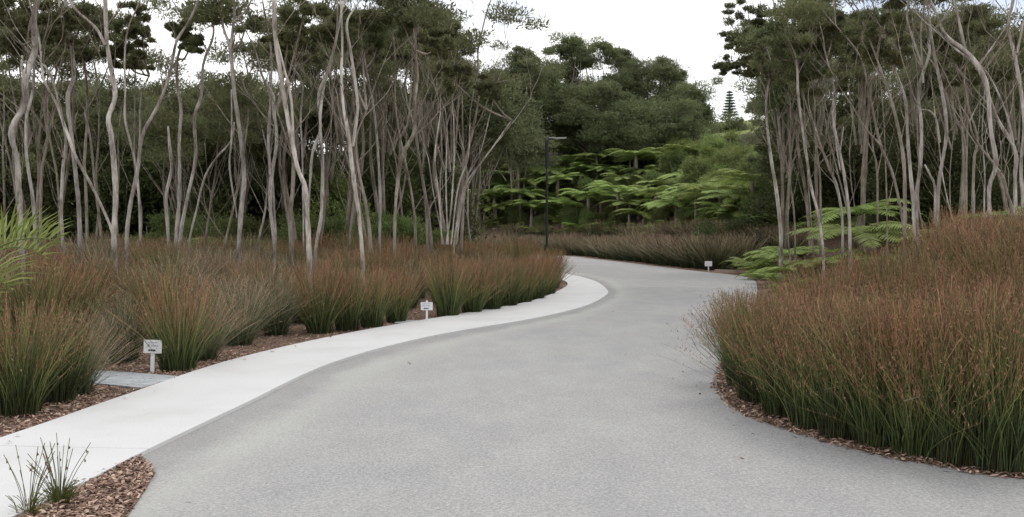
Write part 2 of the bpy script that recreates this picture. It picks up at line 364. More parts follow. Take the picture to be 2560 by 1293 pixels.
# bark chips
def scatter_chips(regions, name):
    cs = []
    for pred, (x0, x1, y0, y1), cnt, zz in regions:
        k = 0
        while k < cnt:
            x = random.uniform(x0, x1); y = random.uniform(y0, y1)
            if pred(x, y): cs.append((x, y, zz if zz is not None else 0)); k += 1
    c = np.array(cs); m = len(c)
    c[:, 2] += np.where(c[:, 2] == 0, height(c[:, 0], c[:, 1]), 0)+.006+rng.random(m)*.014
    a = rng.random(m)*2*pi; l = .008+.021*rng.random(m)**1.6; w = l*(.18+.3*rng.random(m)); tl = (rng.random((m, 2))-.5)*.9
    ux = np.stack([np.cos(a), np.sin(a), tl[:, 0]], 1)*l[:, None]; uy = np.stack([-np.sin(a), np.cos(a), tl[:, 1]], 1)*w[:, None]
    bow = np.array([0, 0, 1.])*(l*.25*rng.random(m))[:, None]
    v = np.stack([c-ux-uy, c-uy*1.2+bow, c+ux-uy*.5, c+ux+uy*.7, c+uy+bow, c-ux+uy*.6], 1).reshape(-1, 3)
    b0 = np.arange(m)[:, None]*6
    f = np.vstack([b0+np.array([[0, 1, 4, 5]]), b0+np.array([[1, 2, 3, 4]])])
    tag(obj(name, mk(name, v, f, M['chip'], False, {'r': np.repeat(rng.random(m), 6)})), 'reddish brown bark chips lying on the planting beds beside path and road', 'bark chips', kind='stuff')
def inleft(x, y):
    d = -sdist(PI2, x, y)[0]; return .03 < d < 1.5
def inright(x, y):
    d = sdist(RO2, x, y)[0]; return -.05 < d < .7
scatter_chips([(lambda x, y: poly_in(wedge, x, y), (-4.2, -1.8, 3.5, 7.3), 9000, .012),
               (inleft, (-8, -2.5, 6, 13), 15000, None), (inleft, (-4, 3, 13, 32), 7000, None),
               (inright, (1.9, 7, 4, 12), 12000, None), (lambda x, y: sdist(RO2, x, y)[0] > -.5 and sdist(RO2, x, y)[0] < 0, (1.2, 7, 4, 13), 80, None),
               (lambda x, y: 0 < sdist(PI2, x, y)[0] < .22, (-5, -1, 5, 20), 50, .034), (lambda x, y: sdist(RO2, x, y)[0] < -.3 and sdist(PI2, x, y)[0] > 1.3, (-3, 4, 5, 20), 25, None)], 'bark_chips')
# ------------------------------------------------------------------ rushes
def rush_mesh(nst, H, spread, baser, width, lean=(0, 0), wild=.1, seed=0, m_='rush', tangle=.07, ns=3):
    r = np.random.default_rng(seed); m = nst; K = 6
    a = r.random(m)*2*pi; q = np.sqrt(r.random(m)); bx, by = baser*q*np.cos(a), baser*q*np.sin(a)
    out = (q*.75+.25*r.random(m))*spread*(.6+.8*r.random(m)); a2 = a+.5*r.standard_normal(m)
    wl = r.random(m) < wild; out = np.where(wl, out*1.7+.1, out)
    hh = H*(.62+.42*r.random(m)**.8)*(1-.18*(out/spread)**1.4*.6); hh = np.where(r.random(m) < .12, hh*.7, hh)
    t = np.linspace(0, 1, K)[None, :]
    px = bx[:, None]+(np.cos(a2)*out+lean[0])[:, None]*t**1.55; py = by[:, None]+(np.sin(a2)*out+lean[1])[:, None]*t**1.55
    pz = hh[:, None]*(t-.10*np.maximum(out/H, 0)[:, None]*t**3)
    bx2, by2 = tangle*r.standard_normal((2, m)); sb2 = t**2*np.sin(t*2.6+.3); px += bx2[:, None]*sb2; py += by2[:, None]*sb2
    px += .014*r.standard_normal((m, K))*t; py += .014*r.standard_normal((m, K))*t
    w = width*(.6+.7*r.random(m))[:, None]*(1-.55*t)
    fa = r.random(m)*pi; dx, dy = np.cos(fa)[:, None]*w, np.sin(fa)[:, None]*w
    v = np.stack([np.stack([px-dx, py-dy, pz], -1), np.stack([px+dx, py+dy, pz], -1)], 2)  # m,K,2,3
    rr = r.random(m)
    base = (np.arange(m)*K*2)[:, None]; k = np.arange(K-1)[None, :]*2
    f = np.stack([base+k, base+k+1, base+k+3, base+k+2], -1).reshape(-1, 4)
    me = mk('rush_stems', v.reshape(-1, 3), f, M[m_], False, {'t': np.repeat(np.broadcast_to(t, (m, K)).ravel(), 2), 'r': np.repeat(rr, K*2)})
    # seed heads: little spikelets on the upper part of the stems
    pick = r.random((m, ns)); tt = (.76 if ns < 5 else .72)+(.24 if ns < 5 else .28)*pick**.7; i0 = np.clip((tt*(K-1)).astype(int), 0, K-2); fr = tt*(K-1)-i0; mi = np.arange(m)[:, None]
    c = np.stack([x_[mi, i0]*(1-fr)+x_[mi, i0+1]*fr for x_ in (px, py, pz)], -1).reshape(-1, 3); M_ = len(c)
    d = r.standard_normal((M_, 3))*.5+np.array([0, 0, 1.]); d /= np.linalg.norm(d, axis=1)[:, None]
    s = r.standard_normal((M_, 3)); s -= (s*d).sum(1)[:, None]*d; s /= np.linalg.norm(s, axis=1)[:, None]
    l = (.008+.012*r.random(M_))[:, None]; ww = (width*.6+.0008)*(.7+.6*r.random(M_))[:, None]
    v2 = np.stack([c-s*.2*ww, c+d*l*.8-s*ww, c+d*l*2, c+d*l*.8+s*ww], 1).reshape(-1, 3)
    me2 = mk('rush_seed_heads', v2, np.arange(M_*4).reshape(-1, 4), M['seed'], False, {'r': np.repeat(r.random(M_), 4)})
    return me, me2
RV = [rush_mesh(640, 1.12, .36, .18, .0036, seed=i, wild=.1+.05*(i % 3)) for i in range(6)]
RL = [rush_mesh(820, 1.12, .36, .22, .0032, lean=(-.10+.04*i, -.02), seed=20+i, wild=.28, tangle=.12, ns=5) for i in range(6)]
RG = [rush_mesh(560, 1.1, .52, .17, .0036, seed=60+i, wild=.4, m_='rushgreen') for i in range(3)]
RF = [rush_mesh(330, 1.3, .75, .4, .011, seed=40+i, wild=.3, m_='rushfar') for i in range(4)]
rush_n = 0
def rush(var, x, y, sc, label, group, zs=1.0, name='rush_clump'):
    global rush_n
    a, b = random.choice(var); o = obj(name, a)
    o.location = (x, y, h1(x, y)-.02); o.rotation_euler = (random.uniform(-.05, .05), random.uniform(-.05, .05), random.uniform(-pi, pi) if var is not RL else random.uniform(-.7, .7))
    o.scale = (sc, sc, sc*zs); c = obj('seed_heads', b, o); tag(o, label, 'rush', group); rush_n += 1; return o
GL = 'rushes planted along the left side of the path'
front = [((45,1036),1.0,'rush clump nearest the left frame edge, its base ringed by bark chips'),
 ((140,1004),.9,'rush clump second from the left frame edge, left of the grey slab'),
 ((190,985),.8,'small dark rush clump just left of the grey slab'),
 ((310,905),.85,'dark rush clump directly behind the nearest white sign, on its left'),
 ((445,925),1.08,'large rust topped rush clump just right of the nearest white sign'),
 ((510,900),.85,'green rush clump tucked behind the large clump right of the nearest sign'),
 ((600,862),.98,'grey green rush clump, its stems splaying right, midway between two white signs'),
 ((690,838),1.0,'sprawling grey green rush clump with stems drooping over the mulch to the right'),
 ((800,832),1.12,'upright orange topped rush clump in the front row, fourth left of the second sign'),
 ((868,826),1.0,'orange topped rush clump in the front row, third left of the second sign'),
 ((930,818),1.0,'rush clump in the front row, second left of the second sign'),
 ((990,806),.95,'rush clump immediately left of the second white sign, splaying towards it'),
 ((1120,792),1.15,'full rush clump immediately right of the second white sign'),
 ((1180,783),1.05,'rush clump in the front row, second right of the second sign'),
 ((1228,776),1.05,'rush clump in the front row, third right of the second sign'),
 ((1270,767),1.05,'rush clump in the front row, fourth right of the second sign'),
 ((1308,758),1.05,'rush clump in the front row just before the path bends'),
 ((1340,749),1.05,'rush clump at the inside of the path bend'),
 ((1368,737),1.08,'rush clump at the tip of the bed beside the reddish mulch'),
 ((1380,720),1.1,'rightmost rush clump of the left bed, overhanging the white path bend'),
 ((1370,706),1.1,'rush clump behind the tip of the left bed, near the lamp pole')]
pts = []
for (q, s, lab) in front:
    x, y = G(*q); rush(RG if ('green' in lab or 'dark rush' in lab) else RV, x, y, s, lab, GL); pts.append((x, y))
# rows behind
yy = 9.4
cand = []
while yy < 33:
    st = 1.2 if yy < 20 else 1.3
    x = -.56*yy-1.2+random.uniform(0, .5)
    while x < 4:
        cand.append((x+random.uniform(-.25, .25), yy+random.uniform(-.25, .25))); x += st
    yy += st*.95
nl = 0
slabpt = np.array(G(330, 945))
for x, y in cand:
    d = -sdist(PI2, x, y)[0]
    if d < .95 or x > 1.6: continue
    if abs(x-slabpt[0]) < 1.25 and abs(y-slabpt[1]) < .9: continue
    if min((x-a)**2+(y-b)**2 for a, b in pts) < .7: continue
    if (x-1.2)**2+(y-34)**2 < .6: continue
    if y < 10.2 and x > -5.0: continue
    pts.append((x, y)); nl += 1
    rush(RG if random.random() < .38 else RV, x, y, random.uniform(.88, 1.32)*(1 if y < 24 else 1.08), 'rust topped rush clump packed in the rows behind the front row on the left' if y < 20 else 'hazy rust topped rush clump at the back of the left bed, below the tree trunks', 'rushes packed in the left bed' if y < 20 else 'rushes at the back of the left bed')
# right bed
GR = 'rushes along the right edge of the road'
frontR = [((1845,925),.86,'leftmost tuft of the right bed, its stems leaning out over the road'),
 ((1862,965),.9,'rush clump at the corner of the right bed where the road edge turns'),
 ((1900,1004),.98,'rush clump second from the corner of the right bed, above the curved mulch edge'),
 ((1962,1036),.98,'rush clump third from the corner of the right bed'),
 ((2036,1066),1.0,'dark green based rush clump above the narrowest part of the right mulch strip'),
 ((2112,1090),1.0,'rush clump with upright dark green stems, left of the dry arching stem'),
 ((2205,1112),1.02,'rush clump with a gap of bark mulch on its right, under the dry arching stem'),
 ((2298,1132),1.02,'rush clump with a few orange stems low down, right of the mulch gap'),
 ((2400,1152),1.05,'tall rush clump, second from the right frame edge in the front row'),
 ((2505,1170),1.08,'tall rush clump at the right frame edge in the front row')]
pr = []
for q, s, lab in frontR:
    x, y = G(*q); rush(RL, x, y, s*.92, lab, GR, zs=1.12+.14*min(1, max(0, (x-2.2)/1.5))); pr.append((x, y))
yy = 6.0; nr = 0
while yy < 19:
    st = .62 if yy < 10 else .85
    x = 2.0+random.uniform(0, .4)
    while x < .56*yy+1.6:
        X = x+random.uniform(-.2, .2); Y = yy+random.uniform(-.2, .2); x += st
        d = sdist(RO2, X, Y)[0]; back = 11.9+max(0, X-3.3)*.85
        if d < .42 or Y > back: continue
        if min((X-a)**2+(Y-b)**2 for a, b in pr) < .28: continue
        pr.append((X, Y)); nr += 1
        rush(RL, X, Y, random.uniform(.82, 1.08), 'rust topped rush clump in the solid mass behind the front row on the right' if Y < 11 else 'rush clump in the upper back of the right bed, below the pale trunks', 'rushes massed in the right bed' if Y < 11 else 'rushes at the back of the right bed', zs=random.uniform(1.05, 1.22))
    yy += st
# bank across the road
nf = 0
Rd = spline(ROUT, 1200)
tgt = []
for row, (off, n_) in enumerate(((1.1, 25), (2.8, 21), (4.8, 18))):
    a = np.linalg.norm(Rd-np.array((8.3, 41.5)), axis=1).argmin(); b_ = np.linalg.norm(Rd-np.array((-5, 74)), axis=1).argmin()
    for k in range(n_):
        i = int(a+(b_-a)*(k+.5*(row % 2))/n_); t = Rd[i+1]-Rd[i]; t /= np.linalg.norm(t); nrm = np.array([t[1], -t[0]])
        q = Rd[i]+nrm*(off+random.uniform(-.2, .2)); nf += 1
        rush(RF, q[0], q[1], random.uniform(1.05, 1.3), 'soft brown topped rush clump on the bank across the road, below the ferns', 'rushes on the far bank')
print('rush count', rush_n, nl, nr, nf)
# ------------------------------------------------------------------ foliage pads, trees
def make_pad(nsp, L, wd, seed, flat=.55):
    """cloud of sprigs inside a unit dome; returns vert offsets in unit space + sprig sizes in metres kept apart"""
    r = np.random.default_rng(seed)
    u = r.standard_normal((nsp, 3)); u /= np.linalg.norm(u, axis=1)[:, None]
    rad = .35+.65*r.random(nsp)**.5+.18*np.abs(r.standard_normal(nsp))*(r.random(nsp) < .35)
    lob = 1+.28*np.sin(u[:, 0]*5+seed)*np.cos(u[:, 1]*4+seed*2)+.18*np.sin(u[:, 2]*9+u[:, 0]*7)
    c = u*(rad*lob)[:, None]; c[:, 2] = np.where(c[:, 2] < 0, c[:, 2]*.7, c[:, 2])
    d = u+np.array([0, 0, .5])+.7*r.standard_normal((nsp, 3)); d /= np.linalg.norm(d, axis=1)[:, None]
    s = r.standard_normal((nsp, 3)); s -= (s*d).sum(1)[:, None]*d; s /= np.linalg.norm(s, axis=1)[:, None]
    l = L*(.6+.8*r.random(nsp)); w = wd*(.6+.8*r.random(nsp))
    return c, d, s, l, w, r.random(nsp)
PADS = [make_pad(1500, 1, 1, i) for i in range(8)]
def stamp(buf, c, rx, rz, nsp, L, wd):
    pc, pd, ps, pl, pw, pr_ = PADS[rng.integers(8)]
    k = min(nsp, len(pc)); idx = rng.choice(len(pc), k, replace=False)
    a = rng.random()*2*pi; R = np.array([[cos(a), -sin(a), 0], [sin(a), cos(a), 0], [0, 0, 1]])
    q = (pc[idx]@R.T)*np.array([rx, rx*rng.uniform(.8, 1.1), rz])+c; d = pd[idx]@R.T*(pl[idx]*L)[:, None]; s = ps[idx]@R.T*(pw[idx]*wd)[:, None]
    v = np.stack([q-d*.5, q-s*.5, q+d*.5, q+s*.5], 1).reshape(-1, 3)
    buf.add(v, np.arange(k*4).reshape(-1, 4), np.repeat(np.clip(pr_[idx]*.55+rng.random()*.45, 0, 1), 4))
def grow(buf, p, d, r, length, depth, ends, spread=.5):
    """thin continuing branches"""
    d = d/np.linalg.norm(d); n = 4; q = [p]; dd = d.copy()
    for i in range(n):
        dd = dd+np.array([rng.normal()*.12, rng.normal()*.12, .06]); dd /= np.linalg.norm(dd); q.append(q[-1]+dd*length/n)
    tube(buf, q, np.linspace(r, r*.55, n+1), 5, 8)
    if depth == 0: ends.append(q[-1]); return
    for k in range(2 if rng.random() < .6 else 3):
        a = rng.random()*2*pi; nd = dd+np.array([cos(a), sin(a), .15])*spread*rng.uniform(.6, 1.2)
        grow(buf, q[-1], nd, r*.52, length*rng.uniform(.6, .85), depth-1, ends, spread)
KAN = 'kanuka trees'
def tree(label, d, trunk, limbs=(), scale=.495, org=(0, 0), top=True, pads=(), group=None, bark='bark', crownr=.75, thin=False, dy=0.0, name='pale_tree'):
    def cv(lst):
        out = []
        for k, q in enumerate(lst):
            w = q[2] if len(q) > 2 else lst[0][2]*.6
            p = P(org[0]+q[0]*scale, org[1]+q[1]*scale, d); p[1] += .12*math.sin(k*1.7+q[0]*.05)*min(1, k/2)
            out.append((p, w*scale/F*d/2*.63))
        return out
    T = cv(trunk); b0 = T[0][0]; gz = h1(b0[0], b0[1])
    root = np.array([b0[0]+(T[0][0][0]-T[1][0][0])*.1, b0[1], gz])
    pts_ = [root+np.array([0, 0, -.12])]+([root+np.array([0, 0, .12])] if b0[2]-gz > .3 else [])+[t[0] for t in T if t[0][2] > gz+.15]
    rad = [T[0][1]*1.45]+([T[0][1]*1.1] if b0[2]-gz > .3 else [])+[t[1] for t in T if t[0][2] > gz+.15]
    o = thing(name, root, label, 'tree', group)
    tb = Buf(); loc = lambda a: [x-root for x in a]
    tube(tb, loc(pts_), rad, 9, len(pts_)*4, .05)
    ends = []; BR = []
    def top_grow(a, b, r):
        ub = Buf(); dr = a-b; dr = dr/np.linalg.norm(dr); dr[1] += rng.normal()*.2
        grow(ub, a-root, dr, r, rng.uniform(.9, 1.4), 2, ends, .55); BR.append(ub)
    if top: top_grow(T[-1][0], T[-2][0], T[-1][1]*.95)
    obj('trunk', tb.mesh('trunk', M[bark], True), o)
    if len(pts_) > 4 and top:
        for k in range(5):
            i = rng.integers(len(pts_)//2, len(pts_)-1); f_ = rng.random(); p = pts_[i]*(1-f_)+pts_[i+1]*f_-root
            tw = Buf(); a = rng.random()*2*pi; grow(tw, p, np.array([cos(a)*.8, sin(a)*.6, .9]), .012*d/20, rng.uniform(.5, 1.1), 2, [], .6); obj('twig', tw.mesh('twig', M['bark2'], True), o)
    for lm in limbs:
        nog = lm and lm[-1] == 'x'; lm = lm[:-1] if nog else lm
        Lm = cv(lm); lb = Buf(); tube(lb, loc([t[0] for t in Lm]), [max(t[1], .01) for t in Lm], 7, len(Lm)*4, .05)
        obj('limb', lb.mesh('limb', M[bark], True), o)
        if not nog and Lm[-1][0][2] > 3: top_grow(Lm[-1][0], Lm[-2][0], max(Lm[-1][1], .01)*.95)
    for ub in BR: obj('branches', ub.mesh('branches', M[bark], True), o)
    cb = Buf()
    if top:
        for e in ends:
            q = e.copy(); q += np.array([0, 0, .15])
            stamp(cb, q, crownr*rng.uniform(.45, .9), crownr*rng.uniform(.25, .5), 340, .13, .035)
    for (px, py, rpx) in pads:
        c = P(px, py, d+rng.normal()*.6)-root; r = rpx*d/F
        near = min(pts_[1:], key=lambda p: np.linalg.norm(p-root-c)+(2 if p[2]-root[2] > c[2] else 0))-root
        if np.linalg.norm(near-c) < 9:
            bb = Buf(); tube(bb, [near, near*.5+c*.5-np.array([0, 0, .15]), c*.97+near*.03, c+np.array([rng.normal()*.2, 0, r*.4])], [.03, .022, .014, .006], 5, 10); obj('branches', bb.mesh('branches', M['bark2'], True), o)
        for k in range(14):
            stamp(cb, c+np.clip(rng.standard_normal(3), -1.3, 1.3)*np.array([.72, .55, .5])*r, r*rng.uniform(.16, .42), r*rng.uniform(.12, .28), 230, .13, .026)
    if cb.n: obj('crown', cb.mesh('crown', M['kanuka'], False, 'r'), o)
    return o
Z1 = dict(org=(0, 0)); Z2 = dict(org=(640, 0)); Z4 = dict(org=(1920, 0))
tree('thick crooked trunk at the far left behind the palm frond, with a snapped side stub', 16, [(115,1400,44),(100,1100,44),(78,950,44),(75,800,42),(72,660,44),(110,520,46),(145,400,50),(160,250,46),(180,100,44),(200,-40,38)], [[(142,400,28),(105,350,22),(95,275,18),'x']], **Z1)
tree('slim grey trunk just right of the thick crooked trunk at the far left', 20, [(178,1200,26),(170,1000,26),(150,800,24),(140,600,22),(152,450,20),(190,200,16),(215,60,14)], pads=[(30,90,75),(10,20,60),(110,50,50)], **Z1)
tree('dim wavy trunk, third from the left frame edge', 24, [(205,1050,22),(215,850,22),(235,700,20),(235,520,18),(270,380,16),(290,250,14),(300,0,14)], pads=[(60,140,70),(150,100,60)], bark='bark2', **Z1)
tree('grey trunk that ends under the crossing diagonal stem on the left', 22, [(318,1250,26),(315,1050,26),(315,850,24),(325,700,22),(300,560,16),(265,400,14),(220,330,12)], **Z1)
tree('long pale stem slanting up to the left across the other left trunks', 19, [(575,1210,20),(480,980,24),(400,800,24),(330,660,26),(270,520,20),(215,400,18),(195,280,16),(185,180,14)], [[(325,640,16),(300,500,14),(250,370,12),(210,320,8)]], **Z1)
tree('straight grey trunk between the diagonal stem and the frame left', 21, [(405,1250,36),(395,1050,34),(395,900,32),(375,700,30),(350,500,32),(360,380,30),(350,200,28),(335,0,26)], pads=[(200,60,60)], **Z1)
tree('stout pale wavy trunk forking near the top, rising from dark rushes', 18, [(582,1350,40),(580,1200,44),(575,1000,42),(565,850,44),(575,700,40),(560,600,38),(570,480,38),(545,330,36),(530,200,32),(545,-20,34)], [[(532,230,26),(480,140,24),(400,60,20),(350,-10,16)]], **Z1)
tree('dim grey trunk left of the stout forking trunk', 26, [(440,1200,26),(440,1000,22),(430,800,20),(430,600,20),(440,400,20),(410,250,16)], top=False, pads=[(210,130,50),(240,60,50)], bark='bark2', **Z1)
tree('thin trunk close left of the stout forking trunk, leaning slightly left', 27, [(512,1200,22),(475,900,18),(450,700,18),(420,570,14)], top=False, pads=[(290,120,36)], bark='bark2', **Z1)
tree('long pale trunk leaning right from beside the stout forking trunk', 19, [(640,1220,34),(655,1050,32),(690,870,30),(730,680,28),(790,530,26),(850,370,24),(900,220,22),(950,110,20),(990,20,16),(1010,-60,14)], [[(692,860,18),(660,720,18),(640,600,16),(640,450,14),(625,300,14),(640,150,12),(690,20,10)]], **Z1)
tree('slim trunk crossing behind the long right leaning trunk', 25, [(710,1220,24),(705,1000,20),(692,880,18),(700,700,16),(720,500,12),(745,380,10)], top=False, pads=[(325,45,48),(355,90,32),(300,140,36),(345,150,28)], **Z1)
tree('dead grey stump of a trunk snapped off at half height', 23, [(850,1200,24),(840,1000,26),(860,850,26),(865,740,24),(855,640,12)], top=False, **Z1)
tree('wavy grey trunk right of the snapped trunk, topped by two small leaf tufts', 21, [(890,1200,30),(905,1000,28),(915,850,28),(905,700,26),(905,550,24),(890,420,24),(905,300,22),(930,180,18)], [[(930,190,14),(945,100,12),(900,40,10),(860,-20,8)]], top=False, pads=[(450,72,26),(478,112,25)], **Z1)
tree('pale trunk leaning right, second right of the snapped trunk', 22, [(910,1210,28),(950,1000,26),(980,800,26),(990,600,26),(1010,480,24),(1030,320,20),(1070,180,18),(1065,60,14)], pads=[(515,35,26)], **Z1)
tree('thin bowed stem arching right towards the tall paired trunk', 23, [(955,1230,18),(990,1060,16),(1040,900,16),(1090,800,16),(1160,710,14),(1190,620,10)], top=False, **Z1)
tree('tall pale trunk with a thin second stem hugging its left side, forked high up', 20, [(1205,1260,36),(1220,1050,38),(1225,900,36),(1215,700,34),(1190,500,32),(1180,330,30),(1170,250,28),(1175,60,22),(1170,-30,20)], [[(1172,260,20),(1120,120,20),(1110,-20,18)], [(1198,1100,14),(1160,850,16),(1175,700,14),(1165,450,12),'x'], [(1180,110,16),(1240,50,14),(1285,-10,10)]], pads=[(622,62,26)], **Z1)
tree('grey forked trunk in the gap left of the big pale slanting trunk', 21, [(92,1240,24),(75,1050,30),(72,900,30),(110,720,26),(95,550,26),(85,480,24),(40,400,18),(10,300,14)], [[(72,880,20),(65,700,20),(70,480,20),(70,250,16),(30,20,14)]], pads=[(700,120,36)], **Z2)
tree('big pale trunk slanting up to the left, brightest of the left wood', 17, [(270,1330,40),(255,1100,40),(250,950,38),(210,850,36),(180,700,36),(150,530,34),(125,350,34),(105,180,34),(95,-20,32)], [[(190,720,18),(180,500,20),(150,350,18),(112,200,14),'x']], **Z2)
tree('grey trunk partly hidden behind the big pale slanting trunk', 20, [(180,1260,36),(175,1100,36),(185,950,32),(180,800,28),(150,700,16),(100,560,12)], pads=[(760,30,50),(720,80,46)], bark='bark2', **Z2)
tree('brown tinged forked trunk just right of the big pale slanting trunk', 19, [(300,1280,26),(330,1100,28),(330,950,30),(335,800,24),(330,600,22),(345,400,22),(400,250,20),(440,0,16)], [[(262,1100,18),(270,950,18),(290,780,22),(320,650,24),(320,480,22),(370,330,20),(405,220,16)]], **Z2)
tree('hair thin stem with a kink between the pale slanting and brown forked trunks', 24, [(240,1200,12),(232,780,14),(220,600,14),(240,430,14),(190,340,10)], pads=[(740,150,46),(800,110,50)], **Z2)
tree('Y shaped pale trunk standing in front of light green shrubs', 18, [(538,1320,34),(520,1100,32),(500,950,34),(485,800,34),(470,680,32),(445,540,24),(430,380,22),(430,200,18),(430,0,16)], [[(488,740,26),(510,560,24),(505,430,24),(480,250,22),(465,120,18),(520,10,12)]], **Z2)
tree('dark brown trunk close behind the Y shaped pale trunk', 20, [(578,1240,30),(560,1050,26),(520,850,20),(510,700,16),(560,560,12)], pads=[(900,40,60),(860,110,56)], bark='bark2', **Z2)
tree('mottled grey and white trunk midway between two forked trunks', 24, [(625,1220,20),(625,1000,26),(620,850,20),(610,650,18),(590,500,16),(560,350,12)], pads=[(950,90,60),(930,150,50)], **Z2)
tree('swerving brown trunk that bends right then forks, left of the many stemmed tree', 21, [(700,1220,26),(705,1050,24),(715,900,28),(745,780,30),(795,670,26),(805,520,20),(815,380,18),(800,250,14)], [[(725,840,16),(730,700,16),(770,620,14),(780,480,12)]], pads=[(1040,60,60),(1100,110,50),(1000,20,56)], bark='bark2', **Z2)
tree('thin grey stem just left of the many stemmed tree', 26, [(865,1210,20),(855,1000,20),(840,900,18),(810,740,16),(800,650,14),(760,520,10)], bark='bark2', **Z2)
tree('many stemmed pale tree fanning out at the right end of the left wood', 24, [(1000,1240,16),(1030,1050,16),(1060,930,18),(1110,860,16),(1200,740,12),(1290,610,9)], [
  [(960,1235,14),(985,1050,14),(1000,800,13),(1000,600,10)], [(985,1235,12),(1020,950,14),(1070,800,12),(1080,620,8)], [(940,1235,12),(925,1000,14),(905,800,12),(925,600,9)],
  [(1010,1238,12),(1060,920,12),(1130,780,10),(1180,580,8),(1210,460,6)], [(970,1235,12),(960,950,12),(962,700,8)], [(950,1235,10),(900,1000,10),(870,800,8)], [(1055,960,10),(1150,800,8),(1250,680,6)]], top=False, pads=[(1130,200,40),(1220,215,36)], **Z2)
# right wood
tree('pale trunk standing alone at the left end of the right wood, beside the bright fern', 30, [(65,1290,32),(60,1150,30),(35,950,26),(12,800,24),(0,650,20),(-5,500,17),(10,340,14),(-20,230,10)], pads=[(1850,100,34),(1870,40,44),(1820,165,32),(1905,90,50),(1890,175,44)], **Z4)
tree('wavy slim trunk leaning left, second from the left in the right wood', 26, [(280,1290,20),(260,1100,20),(225,950,22),(200,800,22),(175,650,20),(150,480,20),(135,300,16),(80,160,12)], pads=[(1960,60,60),(1940,130,56),(2010,110,60)], **Z4)
tree('straight thin stem crossing the wavy slim trunk in the right wood', 28, [(265,1200,18),(265,900,16),(240,700,16),(230,450,12),(215,330,10)], pads=[(2020,20,50),(2060,150,60)], bark='bark2', **Z4)
tree('slim trunk leaning left above the low green fern in the right wood', 27, [(375,1120,20),(350,950,22),(310,850,20),(270,750,16),(235,640,10)], pads=[(2000,200,50)], **Z4)
tree('forked slim trunk just right of the one above the low green fern', 26, [(412,1130,24),(390,900,24),(360,740,24),(330,600,18),(325,430,14),(290,300,12)], [[(365,760,12),(385,640,10),'x'], [(365,860,10),(340,700,9),(345,520,8)]], pads=[(2080,80,60)], **Z4)
tree('twig thin stem leaning left near the alone pale trunk', 29, [(135,1130,14),(110,900,16),(80,750,12),(30,620,8)], bark='bark2', **Z4)
tree('left trunk of the tight pair behind the rush crest, leaning left high up', 20, [(690,1230,24),(685,1000,28),(680,800,26),(640,600,24),(590,450,20),(540,300,16),(480,100,14)], pads=[(2200,60,60)], bark='bark2', **Z4)
tree('right trunk of the tight pair behind the rush crest', 20.5, [(738,1200,28),(735,1000,28),(720,750,26),(700,500,20),(650,350,16),(560,180,12)], pads=[(2240,120,60)], **Z4)
tree('smooth pale trunk with a Y fork, brightest in the middle of the right wood', 18, [(757,1210,28),(755,1000,28),(760,850,28),(770,650,26),(775,450,24),(800,280,24),(830,180,20),(900,80,16),(960,-20,14)], [[(777,330,20),(740,200,18),(715,80,16),(715,-30,14)], [(785,420,14),(775,150,16),(785,0,14)]], **Z4)
tree('wavy trunk with a bleached broken stub at its foot and an arching side limb', 18.5, [(855,1150,26),(865,950,28),(888,720,26),(890,600,26),(875,420,24),(850,280,20),(830,100,14)], [[(842,1140,20),(840,950,18),(825,880,16),(805,830,12),'x'], [(868,720,16),(850,600,14),(800,560,12),(745,560,10),'x']], **Z4)
tree('large pale trunk bending left and forking near the upper right', 17, [(1120,1120,30),(1125,950,32),(1140,830,34),(1110,650,32),(1090,450,34),(1050,350,38),(1000,270,32),(900,170,22),(830,60,16)], [[(1000,280,24),(975,150,24),(950,0,20)], [(1050,350,20),(1130,250,14),(1210,140,10)]], **Z4)
tree('leaning trunk crossing from lower right up to the large bending trunk', 17.6, [(1250,1090,30),(1256,900,30),(1250,760,30),(1180,610,26),(1110,500,24),(1040,340,20),(960,240,16)], [[(1240,720,16),(1190,560,14),(1120,380,12),(1060,300,10)]], **Z4)
tree('trunk at the right frame edge, forked above the middle', 15, [(1290,1060,28),(1280,850,26),(1275,650,26),(1280,480,28),(1255,280,26),(1230,130,20),(1240,-20,18)], [[(1258,270,20),(1285,140,16),(1320,0,14)]], **Z4)
tree('short stem leaning up to the left at the far right, low above the rush crest', 19, [(1235,1090,26),(1200,980,24),(1160,880,22),(1060,700,16),(1030,600,12)], bark='bark2', **Z4)
tree('dim straight trunk between the wavy and the large bending trunk', 24, [(1035,1000,22),(1040,800,20),(1050,700,18),(1000,540,14),(980,400,12)], pads=[(2420,60,60),(2380,120,50)], bark='bark2', **Z4)
tree('dim trunk left of the straight one, leaning left, in the right wood', 26, [(1000,960,20),(995,700,18),(930,560,14),(925,400,12)], pads=[(2400,190,50)], bark='bark2', **Z4)
tree('slender trunk curving up to the left across the dark gap of the right wood', 22, [(690,1200,18),(640,900,20),(580,740,20),(540,580,18),(480,350,14),(430,250,12),(350,130,10)], [[(580,745,16),(500,650,14),(420,540,10)]], bark='bark2', **Z4)
tree('thin distant stem in the dark gap of the right wood', 30, [(552,900,16),(530,750,12),(510,600,10)], [[(552,880,10),(575,760,8),'x']], bark='bark2', **Z4)
